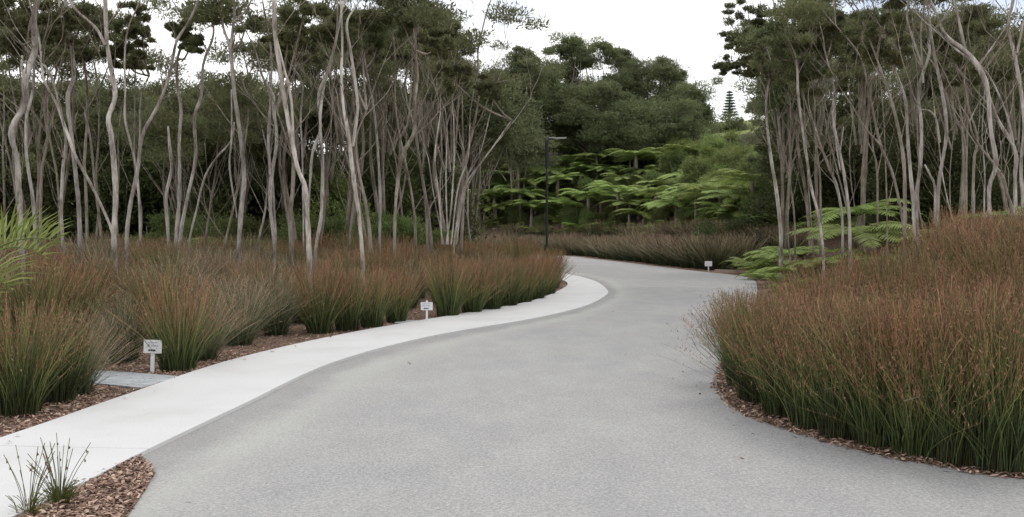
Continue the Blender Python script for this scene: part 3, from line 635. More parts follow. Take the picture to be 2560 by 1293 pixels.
# more thin stems behind, nothing tells them apart
def pole_tree(px, d, lean, w, label, group, hgt=8.5, crown=True):
    p0 = P(px, 600, d); p0[2] = h1(p0[0], p0[1]); o = thing('slender_tree', p0, label, 'tree', group); tb = Buf(); pts_ = [np.array([0, 0, -.1])]; q = np.zeros(3); dr = np.array([lean, rng.normal()*.04, 1.])
    for k in range(7):
        dr[0] = np.clip(dr[0]+rng.normal()*.09-.02*np.sign(dr[0]), -.3, .25); dr[1] += rng.normal()*.05; q = q+dr/np.linalg.norm(dr)*hgt/7*.85; pts_.append(q.copy())
    w *= .42; r = w*np.linspace(1.15, .45, 8); tube(tb, pts_, r, 7, 22, .06); tube_e = []
    obj('trunk', tb.mesh('trunk', M[rng.choice(['bark', 'bark2', 'bark2'])], True), o)
    ub = Buf(); grow(ub, pts_[-1], dr, r[-1], 1.1, 1, tube_e, .6)
    obj('branches', ub.mesh('branches', M['bark2'], True), o)
    for f_ in (2, 3, 4, 4, 5, 5):
        ub = Buf(); a = rng.random()*2*pi; grow(ub, pts_[f_], np.array([cos(a)*.6, sin(a)*.5, .9]), r[f_]*.45, rng.uniform(.9, 1.6), 2, tube_e, .5)
        if f_ != 5 or rng.random() < 2: obj('branches', ub.mesh('branches', M['bark2'], True), o)
    ub = None
    cb = Buf()
    for e in tube_e:
        if e[2] > hgt*.7 and rng.random() < .6: stamp(cb, e, rng.uniform(.3, .6), rng.uniform(.16, .3), 240, .13, .03)
    if cb.n: obj('crown', cb.mesh('crown', M['kanuka'], False, 'r'), o)
for px in (15,60,130,165,245,300,345,420,455,500,535,560,650,665,700,745,800,835,868,905,935,965,1010,1035,1075,1120,1150,1180):
    hh = 5.4 if 370 < px < 660 else 8.8
    pole_tree(px+rng.normal()*8, rng.uniform(25, 36), rng.normal()*.10, rng.uniform(.055, .10), 'slender grey trunk among the dim stems deeper in the left wood', 'dim stems deeper in the left wood', hh)
for px in (1990,2040,2150,2180,2230,2310,2345,2385,2440,2470,2545,2410):
    pole_tree(px+rng.normal()*8, rng.uniform(24, 36), -.12+rng.normal()*.10, rng.uniform(.04, .075), 'slender grey trunk among the dim stems deeper in the right wood', 'dim stems deeper in the right wood', 9.5)
# canopy trees given by their outline in the picture
def canopy(px, d, topy, boty, hw, npad, label, group, m='kanuka', pr_=(.55, 1.2), L=.16, w=.034, nsp=1000, stems=2, name='broad_crowned_tree', lowfac=.25):
    p0 = P(px, 600, d); x0, y0 = p0[0], p0[1]; gz = h1(x0, y0); root = np.array([x0, y0, gz])
    zt = P(px, topy, d)[2]-gz-pr_[1]*(.55 if d < 62 else .25); zb = max(P(px, boty, d)[2]-gz, .3); R = hw*d/F
    o = thing(name, root, label, 'tree', group); tb = Buf(); cb = Buf(); pads = []
    npad = int(npad*(1.35 if d < 62 else 1.0))
    for k in range(npad):
        a = rng.random()*2*pi; q = math.sqrt(rng.random()); t = rng.random()**.75
        z = zb+(zt-zb)*t; rr = R*q*(1-.45*max(0, t-.45)/.55)
        r = rng.uniform(*pr_); pads.append(np.array([cos(a)*rr, sin(a)*rr*.8, z-r*.3]))
        stamp(cb, pads[-1], r*.8, r*rng.uniform(.4, .6), nsp, L, w)
        for j in range(2): stamp(cb, pads[-1]+np.array([rng.normal()*r*.6, rng.normal()*r*.6, rng.normal()*r*.4]), r*rng.uniform(.3, .5), r*rng.uniform(.2, .35), nsp//3, L, w)
    for s in range(stems):
        a = rng.random()*2*pi; tp = np.array([cos(a)*R*.35, sin(a)*R*.35, zt*.85])
        mid = tp*.5+np.array([rng.normal()*.3, rng.normal()*.3, 0]); b = .085
        tube(tb, [np.array([cos(a)*.15, sin(a)*.15, -.2]), mid*.6, mid*1.2, tp], [b, b*.8, b*.6, b*.25], 7, 14)
    obj('trunk', tb.mesh('trunk', M['bark2'], True), o)
    bb = Buf()
    for p in pads[::2]:
        s0 = np.array([p[0]*.25, p[1]*.25, max(p[2]*.55, .3)]); tube(bb, [s0, (s0+p)/2+np.array([0, 0, -.2]), p], [.05, .035, .015], 4, 6)
    obj('branches', bb.mesh('branches', M['bark2'], True), o)
    obj('crown', cb.mesh('crown', M[m], False, 'r'), o); return o
LW = 'dark broad crowns behind the left wood'
for (px, d, ty, by, hw, n_) in [(40,38,150,420,120,34),(170,42,165,430,120,34),(290,40,175,430,110,30),(400,46,190,440,110,34),(520,50,185,440,110,34),(620,46,158,440,100,34),(90,30,30,120,90,8),
                                (720,38,190,420,100,26),(820,36,170,330,90,20),(860,33,20,130,90,10),(960,34,20,150,100,14),(930,42,170,430,110,30),(1060,40,5,170,110,24),(1040,46,190,440,110,26),(1130,38,130,230,80,9),(750,30,70,150,60,5),(600,36,225,350,90,12),(450,38,225,350,90,12)]:
    canopy(px, d, ty, by, hw, n_, 'dark green broad crowned tree filling the view behind the trunks of the left wood', LW, 'kanuka_far' if px > 780 else 'kanuka', (.4, .85) if by < 260 else (.6, 1.3))
MID = 'trees beyond the road bend'
for (px, d, ty, by, hw, n_, lab, g_) in [
    (1180,45,135,330,100,28,'flat topped spreading tree at the right shoulder of the left wood',None),
    (1300,80,115,250,70,16,'dark flat crown leaning out into the sky gap above the lamp',None),
    (1440,88,80,150,50,8,'two small leaf clouds on a bare stem above the other crowns of the centre',None),
    (1500,90,95,330,110,26,'tallest rounded tree of the centre group, dense and dark',None),
    (1390,86,170,400,90,26,'dark green tree left of the tallest one in the centre group',None),
    (1575,92,110,300,70,16,'airy topped tree right of the tallest one in the centre group',None),
    (1660,88,130,330,75,22,'round headed tree before the dip in the centre skyline',None),
    (1722,86,190,340,65,16,'right end tree of the centre group, beside the grassy hill',None),
    (1580,82,230,390,90,24,'low dark tree in front of the centre group, above the ferns',None),
    (1280,80,230,400,90,24,'low dark tree left of the lamp top',None),
    (1215,82,200,400,90,26,'bushy dark tree behind the many stemmed tree',None),
    (1480,84,200,370,110,34,'wide dark tree in the middle of the centre group, over the tree ferns',None),
    (1350,88,130,330,80,20,'airy tree behind the dark leaning crown, left in the sky gap',None),
    (1680,82,240,370,70,16,'low dark tree left of the grassy hill, over pale trunks',None)]:
    canopy(px, d, ty, by, hw, n_, lab, g_, 'kanuka_far', (.9, 2.0), .24, .055, 1200, 3)
RW = 'dark broad crowns behind the right wood'
for (px, d, ty, by, hw, n_) in [(1960,38,60,260,80,22),(2040,40,-20,160,110,14),(1990,48,200,470,90,24),(2110,46,100,300,110,17),(2150,36,20,140,80,10),(2180,44,260,470,110,24),(2290,38,10,180,100,13),(2330,46,200,450,110,28),(2400,36,0,140,90,11),(2470,42,160,430,110,30),(2540,36,40,220,90,12),(2600,44,180,460,110,30),(2250,50,140,300,100,12),(1905,60,360,420,26,3)]:
    canopy(px, d, ty, by, hw, n_, 'dark green broad crowned tree filling the view behind the trunks of the right wood', RW, 'kanuka_far' if px < 2060 else 'kanuka', (.4, .85) if by < 260 else (.6, 1.3))
# ------------------------------------------------------------------ shrubs
def shrub_mesh(H, R, nl, L, w, m, seed):
    r = np.random.default_rng(seed); cb = Buf()
    for k in range(nl):
        a = r.random()*2*pi; t = r.random(); q = math.sqrt(r.random())*R*(1-.5*t)
        rr = r.uniform(.35, .6)*R; stamp(cb, np.array([cos(a)*q, sin(a)*q, H*(.08+.85*t)]), rr, rr*.8, 700, L, w)
    tb = Buf()
    for k in range(5):
        a = r.random()*2*pi; tube(tb, [(0, 0, -.1), (cos(a)*R*.2, sin(a)*R*.2, H*.4), (cos(a)*R*.5, sin(a)*R*.5, H*.85)], [.05, .035, .012], 5, 8)
    return tb.mesh('stems', M['bark2'], True), cb.mesh('leaves', m, False, 'r')
SH = [shrub_mesh(3.2, 1.6, 14, .15, .05, M['shrub'], i) for i in range(4)]
M['mid'] = foliage('mid_green_foliage', (.085, .11, .038), (.135, .17, .055), (.21, .25, .09), .35)
SM = [shrub_mesh(2.6, 1.5, 14, .16, .05, M['mid'], 30+i) for i in range(3)]
SB = [shrub_mesh(3.4, 1.5, 14, .16, .06, M['bright'], 10+i) for i in range(3)]
def shrub(v, x, y, s, label, group, sz=1, name='bush'):
    a, b = random.choice(v); o = thing(name, (x, y, h1(x, y)-.05), label, 'bush', group, random.uniform(0, 6.3)); o.scale = (s, s, s*sz)
    obj('stems', a, o); obj('leaves', b, o); return o
for k in range(43):
    d = random.uniform(37, 50); px = -60+k*27+random.uniform(-20, 20)
    q = P(px, 600, d); shrub(SH, q[0], q[1], random.uniform(1.0, 1.6), 'dark green bush closing the gaps between the trunks of the left wood', 'bushes under the left wood')
for k in range(26):
    d = random.uniform(31, 35); px = 330+k*33+random.uniform(-20, 20)
    q = P(px, 600, d); shrub(SM, q[0], q[1], random.uniform(.4, .8), 'low green bush at the foot of the left wood, just above the rushes', 'low bushes at the foot of the left wood')
for k in range(28):
    d = random.uniform(38, 50); px = 2010+k*22+random.uniform(-20, 20)
    q = P(px, 600, d); shrub(SH, q[0], q[1], random.uniform(.9, 1.5), 'dark green bush closing the gaps between the trunks of the right wood', 'bushes under the right wood')
def onbank(px, py, up=0, d0=34, d1=130):
    """first point of the slope seen through a pixel, lowered by a plant of height up"""
    r = ray(px, py)
    for d in np.arange(d0, d1, .5):
        q = np.array([0, 0, EYE])+r*(d/r[1])
        if sdist(RO2, q[0], q[1])[0] > 6.3 and h1(q[0], q[1])+up >= q[2]: return q[0], q[1]
    return q[0], q[1]
for (px, py, s, lab) in [(1745,410,.9,'tall light green bush on the bank, left of the hill grass'),(1800,420,.8,'tall light green bush below the grassy hill'),(1860,425,.8,'light green bush right below the grassy hill'),(1900,440,1.0,'light green bush beside the lone pale trunk'),(1830,480,.9,'leafy yellow green bush low in the bank, right of the ferns'),(1880,500,.8,'light green bush low down, touching the lone pale trunk'),(1775,455,.8,'light green bush between the ferns and the taller bushes of the bank'),(1930,400,1.0,'light green bush behind the lone pale trunk'),(2390,540,.8,'bright green bush between pale trunks above the right rush crest')]:
    if px > 2000: q = P(px, 600, 24); x, y = q[0], q[1]
    else: x, y = onbank(px, py+60, 0)
    shrub(SB if px < 2000 else SM, x, y, s*(.85 if px < 2000 else 1.0), lab, None, .8)
for (px, py, s) in [(1200,430,1.2),(1330,420,1.2),(1440,400,1.1),(1540,400,1.2),(1640,380,1.3),(1250,520,.8),(1420,530,.7),(1600,520,.8),(1720,520,.9),(1780,560,.9),(1850,560,.9),(1690,430,1.2),(1500,330,1.2),(1380,330,1.2),(1620,330,1.2),(1460,360,1.3),(1560,380,1.2),(1660,350,1.2),(1340,380,1.3),(1400,430,1.1),(1240,400,1.3),(1220,470,1.1),(1290,540,.8),(1360,545,.8),(1480,540,.8),(1550,545,.8),(1660,545,.8),(1750,470,1.2),(1840,430,1.2),(1900,480,1.2),(1480,480,1),(1360,470,1),(1640,470,1),(1900,540,.9),(1560,470,.9),(1300,470,.8)]:
    x, y = onbank(px, py+30, 0); shrub(SM, x, y, s*.8, 'leafy green bush wedged between the tree ferns on the far bank', 'bushes among the ferns on the far bank')
for (px, py, s) in [(1715,500,.55),(1745,540,.5),(1775,520,.6),(1800,500,.6),(1830,530,.6),(1860,520,.6),(1890,545,.55),(1815,450,.7),(1770,430,.7),(1860,450,.7),(1900,480,.7),(1720,450,.6),(1740,410,.7),(1775,425,.6),(1810,430,.6),(1845,430,.6),(1880,425,.6),(1700,400,.7),(1790,410,.8),(1840,410,.8),(1840,570,.5),(1890,580,.5)]:
    x, y = onbank(px, py+15, 0); shrub(SB, x, y, s, 'light green leafy bush filling the bank between the tree ferns and the right wood', 'light bushes on the right part of the far bank')
# brown green low bush by the third sign
q = G(1775, 668); 
for dx, dy, s, lab in ((.3, 1.9, .62, 'dark rounded bush directly behind the farthest white sign'), (1.9, 2.3, .55, 'dark rounded bush right of the farthest white sign')):
    shrub(SH, q[0]+dx, q[1]+dy, s, lab, None)
# ------------------------------------------------------------------ ferns
def fern_mesh(nf_, FL, seed, droop=.55, rise=.5, dens=26):
    r = np.random.default_rng(seed); fb_ = Buf(); rb = Buf()
    for k in range(nf_):
        a = 2*pi*k/nf_+r.normal()*.15; L_ = FL*r.uniform(.8, 1.1); up = rise*r.uniform(.6, 1.3); dr = droop*r.uniform(.8, 1.2)
        t = np.linspace(0, 1, 9); rad = L_*(t-.08*t**3); z = L_*(up*t-(up*.45+dr*.6)*t**2.2)
        c = np.stack([np.cos(a)*rad, np.sin(a)*rad, z], 1); tube(rb, c, np.linspace(.018, .005, 9), 4, 9, 0)
        u = np.linspace(.1, .99, dens); side = np.array([-sin(a), cos(a), 0])
        cc = np.stack([np.interp(u, t, c[:, i]) for i in range(3)], 1); tn = np.gradient(cc, axis=0); tn /= np.linalg.norm(tn, axis=1)[:, None]
        ln = L_*.23*np.sin(np.clip(u*1.05+.12, 0, 1)*pi)**.7*(1.0)
        for sg in (-1, 1):
            dirn = side*sg*.9+tn*.45; dirn[:, 2] -= .12+.15*r.random(dens); dirn /= np.linalg.norm(dirn, axis=1)[:, None]
            wv = tn*(L_*.9/dens*.44); e = cc+dirn*ln[:, None]; mid = cc+dirn*(ln*.55)[:, None]+np.array([0, 0, .015])
            v = np.stack([cc-wv*.6, mid-wv*1.0, e, mid+wv*1.0, cc+wv*.6], 1).reshape(-1, 3); m = dens
            f = np.vstack([np.arange(m)[:, None]*5+np.array([[0, 1, 3, 4]]), np.arange(m)[:, None]*5+np.array([[1, 2, 2, 3]])])
            # triangles as thin quads: duplicate tip
            v = np.stack([cc-wv*.6, mid-wv, e-wv*.05, e+wv*.05, mid+wv, cc+wv*.6], 1).reshape(-1, 3)
            f = np.vstack([np.arange(m)[:, None]*6+np.array([[0, 1, 4, 5]]), np.arange(m)[:, None]*6+np.array([[1, 2, 3, 4]])])
            fb_.add(v, f, np.full(len(v), r.random()*.6)+np.repeat(u*.4, 6))
    return fb_.mesh('fronds', M['fern'], False, 'r'), rb.mesh('frond_ribs', M['fern'])
FV = [fern_mesh(15, 2.3, i) for i in range(4)]; FS = [fern_mesh(12, 1.3, 10+i, .5, .8, 18) for i in range(3)]
stumps = []
for hgt in (.7, 1.3, 2.0):
    tb = Buf(); tube(tb, [(0, 0, -.2), (0.03, 0, hgt*.5), (0, .02, hgt)], [.13, .10, .09], 8, 10, .15); stumps.append((hgt, tb.mesh('trunk', M['bark2'], True)))
def fern(x, y, ti, s, label, group, small=False):
    o = thing('tree_fern' if not small else 'fern', (x, y, h1(x, y)), label, 'fern', group, random.uniform(0, 6.3)); o.scale = (s, s, s)
    v = random.choice(FS if small else FV); z = 0.03
    if not small: hgt, tm = stumps[ti]; obj('trunk', tm, o); z = hgt
    a = obj('fronds', v[0], o); a.location = (0, 0, z); b = obj('frond_ribs', v[1], o); b.location = (0, 0, z)
    a.rotation_euler = b.rotation_euler = (random.uniform(-.15, .15), random.uniform(-.15, .15), 0); return o
ff = [(1200,465),(1250,440),(1235,510),(1310,430),(1290,490),(1370,440),(1350,500),(1330,545),(1430,415),(1420,470),(1410,520),(1490,400),(1480,450),(1500,500),(1470,545),(1550,410),(1560,450),(1590,400),(1620,440),(1600,500),(1545,530),(1660,470),(1650,400),(1700,480),(1670,520),(1715,440),(1740,520),(1790,500),(1850,520),(1880,480),(1560,350),(1640,360),(1700,375),(1860,580),(1800,560),(1180,420),(1270,400),(1210,545),(1400,390)]
ff += [(1190,500),(1225,490),(1200,525),(1265,470),(1240,545),(1300,515),(1160,480),(1450,440),(1395,465),(1525,475),(1575,520),(1640,480),(1610,550),(1690,545),(1760,540),(1830,545),(1515,430),(1340,460)]
for k in range(56):
    x, y = onbank(1170+k*13, random.uniform(430, 560)+25, 0); shrub(SM, x, y, random.uniform(.4, .7), 'leafy green bush wedged between the tree ferns on the far bank', 'bushes among the ferns on the far bank')
for i, (px, py) in enumerate(ff):
    ti = i % 3; x, y = onbank(px, py, [.8, 1.5, 2.4][ti])
    fern(x, y, ti, random.uniform(1.05, 1.4), 'bright green tree fern with flat layered fronds on the far bank', 'tree ferns on the far bank')
for k in range(26):
    a = np.linalg.norm(Rd-np.array((8.3, 42)), axis=1).argmin(); b_ = np.linalg.norm(Rd-np.array((-6, 75)), axis=1).argmin(); i = int(a+(b_-a)*(k+random.random())/26)
    t = Rd[i+1]-Rd[i]; t /= np.linalg.norm(t); q = Rd[i]+np.array([t[1], -t[0]])*random.uniform(5.4, 7.4)
    fern(q[0], q[1], 0, random.uniform(1.2, 1.8), 'low bright green fern at the foot of the far bank, just above the brown rushes', 'low ferns at the foot of the far bank', True)
for (px, py, d, s, lab) in [(1870,585,42,1.2,'large bright fern in the shade left of the lone pale trunk'),(1905,610,39,1.1,'bright fern between the lone pale trunk and the dark rounded bushes'),(1890,640,38,1.0,'bright green fern by the road edge right of the farthest white sign'),(1925,650,36,.9,'bright fern at the foot of the lone pale trunk'),(1850,600,44,1.1,'fern above the dark bush right of the farthest white sign'),(1980,610,36,1.0,'fern left of the low green tree fern in the right wood')]:
    q = P(px, py, d); fern(q[0], q[1], 0, s*1.15, lab, None, True)
for (px, py, d, s, ti, lab) in [(2140,535,30,1.15,1,'large layered fern low between trunks, above the right rush bed'),(2215,555,29,1.1,0,'bright fern right of the large layered one, touching the dark trunk pair'),(2150,470,34,1.1,2,'dim fern with flat fronds behind the large layered fern'),(2085,592,28,.85,0,'small fern low at the left of the large layered fern'),(1960,560,36,1.0,0,'dim fern behind the lone pale trunk of the right wood'),(2510,470,34,.9,2,'dim fern high in the shade near the right frame edge'),(2380,505,28,1.0,1,'yellow green fern between pale trunks above the rush crest'),(560,560,30,.75,1,'fern glowing green behind the bowed stem of the left wood'),(635,570,30,.65,1,'fern right of the tall paired trunk of the left wood'),(512,575,30,.55,1,'low fern left of the glowing one in the left wood')]:
    q = P(px, py, d); fern(q[0], q[1], ti, s, lab, None)
for (px, py, d, s, lab) in [(1945,672,30,.8,'low fern on the mulch at the foot of the lone pale trunk'),(2045,655,27,.8,'low pale green fern right of the withered fern stump'),(2105,648,26,.75,'low fern just behind the left shoulder of the right rush bed'),(2170,628,25,.8,'low fern under the forked slim trunk, over the rush tips'),(1900,668,33,.7,'small fern on the mulch right of the pinkish edging'),(2240,610,25,.8,'low fern at the foot of the dark trunk pair'),(2000,640,31,.9,'low fern behind the withered fern stump'),(2075,620,33,.9,'low fern in the shade behind the withered fern stump')]:
    q = P(px, py, d); fern(q[0], q[1], 0, s*1.1, lab, None, True)
for (px, d, s, lab) in [(2010,24,.22,'low tangle of green ground cover behind the right rush bed'),(2080,23,.22,'low green ground cover between the right rush bed and slim trunks'),(1960,25,.18,'small green ground cover patch at the edge of the mulch on the right')]:
    q = P(px, 640, d); shrub(SB, q[0], q[1], s*1.6, lab, None, .35)
for k in range(16):
    q = P(random.choice([random.uniform(1930, 2280), random.uniform(2300, 2560)]), 600, random.uniform(28, 35)); fern(q[0], q[1], 0, random.uniform(.5, .85), 'green tree fern in the half shade among the trunk bases of the right wood', 'ferns under the right wood')
for k in range(14):
    q = P(random.uniform(180, 1150), 600, random.uniform(31, 37)); fern(q[0], q[1], 0, random.uniform(.7, 1.1), 'green fern in the shade behind the trunks of the left wood', 'ferns under the left wood')
# light green shrub behind the Y trunk
q = P(845, 600, 36); shrub(SB, q[0], q[1], 1.05, 'light green bush glowing behind the Y shaped trunk', None)
# ------------------------------------------------------------------ palm at the left edge
def palm(x, y):
    o = thing('palm', (x, y, h1(x, y)), 'young yellow green palm reaching in from the left frame edge, above the rushes', 'palm')
    tb = Buf(); tube(tb, [(0, 0, -.1), (0, 0, .4), (0, 0, 1.05)], [.12, .1, .07], 8, 8, .1); obj('trunk', tb.mesh('trunk', M['bark2'], True), o)
    specs = [(.12, 1.32, 1.15, .5), (-.35, 1.05, .7, .5), (1.0, 1.3, 1.1, .6), (2.2, 1.5, 1.1, .5), (3.1, 1.6, 1.0, .5), (4.0, 1.5, 1.1, .5), (5.0, 1.2, .7, .5), (-.7, .9, .1, .4)]
    for a, L_, rise, dr in specs:
        t = np.linspace(0, 1, 12); rad = L_*(.85*t); z = 1.05+L_*(rise*t*.75-dr*t**2.4)
        c = np.stack([np.cos(a)*rad, np.sin(a)*rad, z], 1); fb_ = Buf(); rb = Buf(); tube(rb, c, np.linspace(.016, .004, 12), 5, 14, 0)
        u = np.linspace(.14, .995, 19); cc = np.stack([np.interp(u, t, c[:, i]) for i in range(3)], 1); tn = np.gradient(cc, axis=0); tn /= np.linalg.norm(tn, axis=1)[:, None]
        side = np.array([-sin(a), cos(a), 0]); upv = np.cross(tn, side); upv *= np.sign(upv[:, 2:3])
        for sg in (-1, 1):
            ln = .58*np.sin(np.clip(u*.93+.09, 0, 1)*pi)**.5+.04
            dn = side*sg*.6+tn*.65+upv*.85+.07*rng.standard_normal((19, 3)); dn /= np.linalg.norm(dn, axis=1)[:, None]
            prev = cc; wv = tn*.013; rows = [cc-wv*.6, cc+wv*.6]
            m1 = cc+dn*(ln*.5)[:, None]; e = cc+dn*ln[:, None]-np.array([0, 0, 1.])*(ln*.16)[:, None]
            v = np.stack([cc-wv*.6, m1-wv, e-wv*.08, e+wv*.08, m1+wv, cc+wv*.6], 1).reshape(-1, 3); m = 19
            f = np.vstack([np.arange(m)[:, None]*6+np.array([[0, 1, 4, 5]]), np.arange(m)[:, None]*6+np.array([[1, 2, 3, 4]])])
            fb_.add(v, f, np.repeat(rng.random(m), 6))
        fo = obj('frond', fb_.mesh('frond', M['palm'], False, 'r'), o); obj('rib', rb.mesh('rib', M['palm']), fo)
q = P(-145, 600, 9.6); palm(q[0], q[1])
# ------------------------------------------------------------------ thin rush tufts in the mulch wedge
def thin_tuft(px, py, n_, H, seed, label, low):
    r = np.random.default_rng(seed); x, y = G(px, py); o = thing('rush_tuft', (x, y, .012), label, 'rush'); sb = Buf(); kb = Buf(); lb = Buf()
    for k in range(n_):
        a = r.random()*2*pi; b = .03*r.random(); l = .06+.14*r.random(); h_ = H*r.uniform(.55, 1.05); s = np.array([cos(a)*b, sin(a)*b, -.01])
        e = s+np.array([cos(a)*l, sin(a)*l, h_]); tube(sb, [s, (s+e)/2+np.array([-cos(a)*l*.15, -sin(a)*l*.15, 0]), e], [.0022, .0018, .0009], 4, 7, 0)
        if r.random() < .5:
            kk = s+(e-s)*r.uniform(.8, .93); tube(kb, [kk+np.array([0, 0, -.008]), kk+np.array([.004, 0, 0]), kk+np.array([.001, 0, .011])], [.0015, .0055, .0012], 5, 6, 0)
    for k in range(low):
        a = r.random()*2*pi; l = .03+.06*r.random(); h_ = r.uniform(.04, .15); b = .06*r.random(); s = np.array([cos(a)*b, sin(a)*b, -.01])
        tube(lb, [s, s+np.array([cos(a)*l*.4, sin(a)*l*.4, h_*.7]), s+np.array([cos(a)*l, sin(a)*l, h_])], [.002, .0016, .0006], 3, 5, 0)
    obj('stems', sb.mesh('stems', M['grass']), o)
    if kb.n: obj('seed_heads', kb.mesh('seed_heads', M['seed']), o)
    if lb.n: obj('leaves', lb.mesh('leaves', M['grass']), o)
thin_tuft(150, 1262, 24, .40, 1, 'sparse green rush tuft with dark knobs in front of the white path, larger of two', 130)
thin_tuft(72, 1292, 15, .42, 2, 'thinner rush tuft at the bottom left corner, in front of the white path', 40)
# ------------------------------------------------------------------ signs
def sign(px, py, d_hint, bw, bh, bot, tilt, rz, label, text=True, spike=False):
    x, y = G(px, py); o = thing('plant_label', (x, y, 0), label, 'sign', rz=rz); o.rotation_euler[1] = tilt
    pb = Buf(); box(pb, (0, .012, (bot+bh+(.03 if spike else -.01))/2-.05), (.045 if not spike else .035, .02, bot+bh+(.03 if spike else -.01)+.1)); obj('stake', pb.mesh('stake', M['white']), o)
    bb = Buf(); box(bb, (0, -.006, bot+bh/2), (bw, .010, bh)); bo = obj('board', bb.mesh('board', M['white']), o)
    if text:
        for m, rows in (('ink2', [(.82, [(-.22, .10), (-.06, .16), (.14, .2)], .05), (.36, [], 0)]), ('ink', [(.22, [(-.18, .12), (-.04, .12), (.1, .12)], .13)]), ('ink2', [(.56, [(-.03, .09), (.08, .07), (.17, .09), (.28, .05)], .10)])):
            tb = Buf()
            for v_, segs, hh in rows:
                for c_, w_ in segs: box(tb, (c_*bw, -.013, bot+bh*v_), (w_*bw, .003, hh*bh))
            if m == 'ink2' and rows[0][0] == .56:   # a capital E
                box(tb, (-.24*bw, -.013, bot+bh*.57), (.014*1, .003, bh*.2))
                for vv in (.485, .57, .655): box(tb, (-.19*bw, -.013, bot+bh*vv), (.016, .003, bh*.03))
            obj('lettering', tb.mesh('lettering', M[m]), bo)
sign(380, 933, 11, .205, .155, .235, radians(2.5), radians(6), 'white plant label on a stake, nearest of three, with three printed lines')
sign(1067, 808, 17, .215, .145, .235, 0, radians(-4), 'white plant label on a thin stake beside the path, middle distance', True, True)
sign(1771, 679, 40, .30, .21, .22, 0, radians(-8), 'tiny white label on a stake beyond the road, farthest of three', False)
# ------------------------------------------------------------------ grey slab and small things
def flat_slab(pxs, z0, z1, name, label, m, cat):
    p = [G(*q) for q in pxs]; k = len(p); c = np.mean(p, axis=0); v = [(a-c[0], b-c[1], z) for z in (z0, z1) for a, b in p]
    me = bpy.data.meshes.new(name); me.from_pydata(v, [], [list(range(k, 2*k))]+[[i, (i+1) % k, k+(i+1) % k, k+i] for i in range(k)]); me.materials.append(M[m])
    o = obj(name, me); o.location = (c[0], c[1], 0); return tag(o, label, cat)
flat_slab([(215,962),(232,931),(330,936),(452,946),(400,961),(352,975),(290,968)], -.02, .024, 'stone_slab', 'flat blue grey mottled slab in the mulch beside the path', 'slab', 'slab')
flat_slab([(985,811),(1000,803),(1052,805),(1078,808),(1040,815)], -.02, .026, 'paving_stone', 'small grey paving stone left of the middle sign', 'slab', 'slab')
# lamp
lx, ly = P(1367, 600, 34)[:2]; o = thing('street_lamp', (lx, ly, h1(lx, ly)), 'slim dark lamp pole with a flat arm pointing right, behind the left rush bed', 'street lamp')
zt = P(1367, 345, 34)[2]-h1(lx, ly); pb = Buf(); tube(pb, [(0, 0, -.2), (0, 0, zt*.4), (0, 0, zt*.8)], [.046, .04, .038], 10, 10, 0); obj('pole', pb.mesh('pole', M['pole'], True), o)
pb = Buf(); tube(pb, [(0, 0, zt*.8-.05), (0, 0, zt*.9), (0, 0, zt-.02)], [.06, .06, .06], 10, 6, 0); obj('pole_top', pb.mesh('pole_top', M['pole'], True), o)
ab = Buf(); box(ab, (.12, 0, zt-.04), (.32, .06, .05)); obj('arm', ab.mesh('arm', M['pole']), o)
hb = Buf(); box(hb, (.38, 0, zt), (.62, .14, .03)); ho = obj('lamp_head', hb.mesh('lamp_head', M['lumin']), o)
gb = Buf(); box(gb, (.42, 0, zt-.02), (.42, .1, .008)); obj('lens', gb.mesh('lens', M['white']), ho)
# pink edging strip beyond the road and rock
eb = Buf(); a, b_ = G(1790, 682), G(1905, 686); mid = ((a[0]+b_[0])/2, (a[1]+b_[1])/2); ln = math.hypot(b_[0]-a[0], b_[1]-a[1])
box(eb, (0, 0, .05), (ln, .12, .12)); e = obj('edging', eb.mesh('edging', M['kerbm'])); e.location = (mid[0]+.1, mid[1]+.6, 0); e.rotation_euler[2] = math.atan2(b_[1]-a[1], b_[0]-a[0]); tag(e, 'low pinkish edging strip beside the farthest white sign', 'edging')
def rock(x, y, s, label):
    th, ph = np.meshgrid(np.linspace(0, 2*pi, 13)[:-1], np.linspace(.05, pi-.05, 8)); r = s*(1+.15*np.sin(3*th+ph)*np.cos(2*ph))
    v = np.stack([r*np.cos(th)*np.sin(ph)*1.3, r*np.sin(th)*np.sin(ph), r*np.cos(ph)*.6], -1).reshape(-1, 3); i, j = np.meshgrid(np.arange(7), np.arange(12), indexing='ij')
    o = obj('boulder', mk('boulder', v, np.stack([i*12+j, (i+1)*12+j, (i+1)*12+(j+1) % 12, i*12+(j+1) % 12], -1).reshape(-1, 4), M['rockm'], True)); o.location = (x, y, h1(x, y)+s*.3); tag(o, label, 'rock')
q = P(1148, 620, 33.5); rock(q[0], q[1], .42, 'pale boulder just showing over the rushes at the foot of the many stemmed tree')
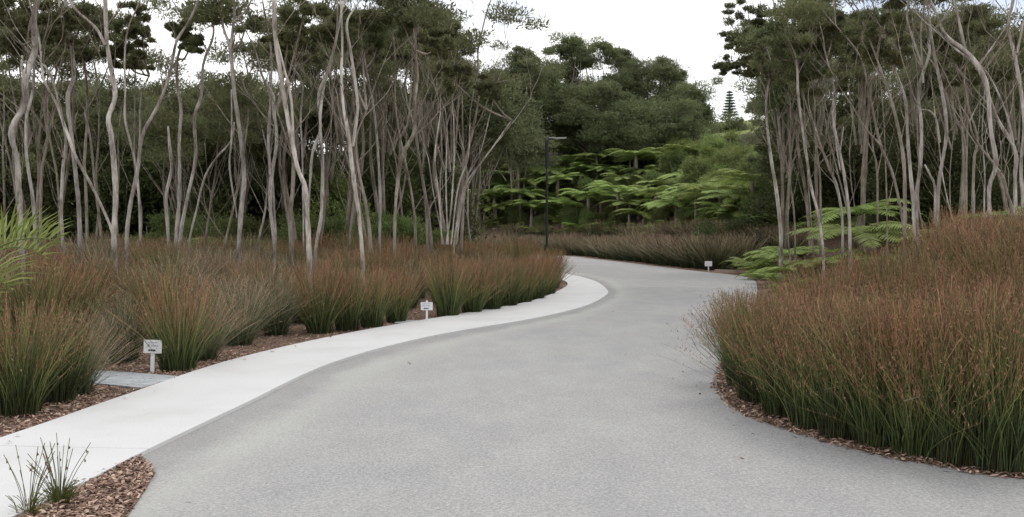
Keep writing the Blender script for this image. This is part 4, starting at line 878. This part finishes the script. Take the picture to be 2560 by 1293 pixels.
# dead skirt of a fern by the right bed
q = P(2005, 660, 30); me_, mr_ = fern_mesh(12, .9, 77, .9, .9, 16); me_.materials.clear(); me_.materials.append(M['deadfrond'])
o = thing('dead_fern', (q[0], q[1], h1(q[0], q[1])+.0), 'brown withered fern stump behind the left end of the right rush bed', 'fern'); tb = Buf(); tube(tb, [(0, 0, -.1), (0, 0, .3), (0, 0, .75)], [.2, .16, .1], 8, 8, .2); obj('trunk', tb.mesh('trunk', M['bark2'], True), o); c = obj('fronds', me_, o); c.location = (0, 0, .7)
# dry stems lying in the right bed
for (pts_, d, lab) in [([(2062,975),(2100,966),(2150,966)], 7.9, 'short pale dry stem lying sideways in the right rushes'), ([(2262,1002),(2300,993),(2345,994),(2385,1012)], 7.2, 'long pale dry stem arching in the right rushes')]:
    tb = Buf(); w3 = [P(a, b, d-.35+.05*i) for i, (a, b) in enumerate(pts_)]; c0 = w3[0]; tube(tb, [p-c0 for p in w3], [.004]*len(w3), 5, 10, .05)
    o = obj('dry_stem', tb.mesh('dry_stem', M['deadwood'])); o.location = c0; tag(o, lab, 'dry stem')
# far hill details: small conifer and bushes on the skyline
def conifer(px, topy, d, label):
    q = P(px, 600, d); gz = h1(q[0], q[1]); zt = max(P(px, topy, d)[2]-gz, 3); o = thing('conifer', (q[0], q[1], gz), label, 'tree'); tb = Buf(); tube(tb, [(0, 0, -.3), (0, 0, zt*.5), (0, 0, zt)], [.2, .12, .03], 6, 8); obj('trunk', tb.mesh('trunk', M['bark2'], True), o); cb = Buf()
    for k in range(9):
        z = zt*(.2+.8*k/9); R = (1-k/9)*zt*.2+.1
        for j in range(7):
            a = j*2*pi/7+k*.4
            for s_ in (.35, .7, 1): stamp(cb, np.array([cos(a)*R*s_, sin(a)*R*s_, z+R*s_*.15]), .22, .07, 26, .25, .07)
    obj('crown', cb.mesh('crown', M['conifer'], False, 'r'), o)
conifer(1822, 224, 128, 'small dark tiered conifer on the hill skyline in the gap')
for px, d, ty, by, hw, lab in ((1895, 112, 245, 262, 22, 'dark bush on the crest of the grassy hill'), (1700, 112, 215, 270, 40, 'far bush on the hill skyline left of the conifer'), (1835, 95, 300, 330, 24, 'small dark tree standing on the hill grass')):
    canopy(px, d, ty, by, hw, 9, lab, None, 'kanuka_far', (.9, 1.6), .3, .09, 400)
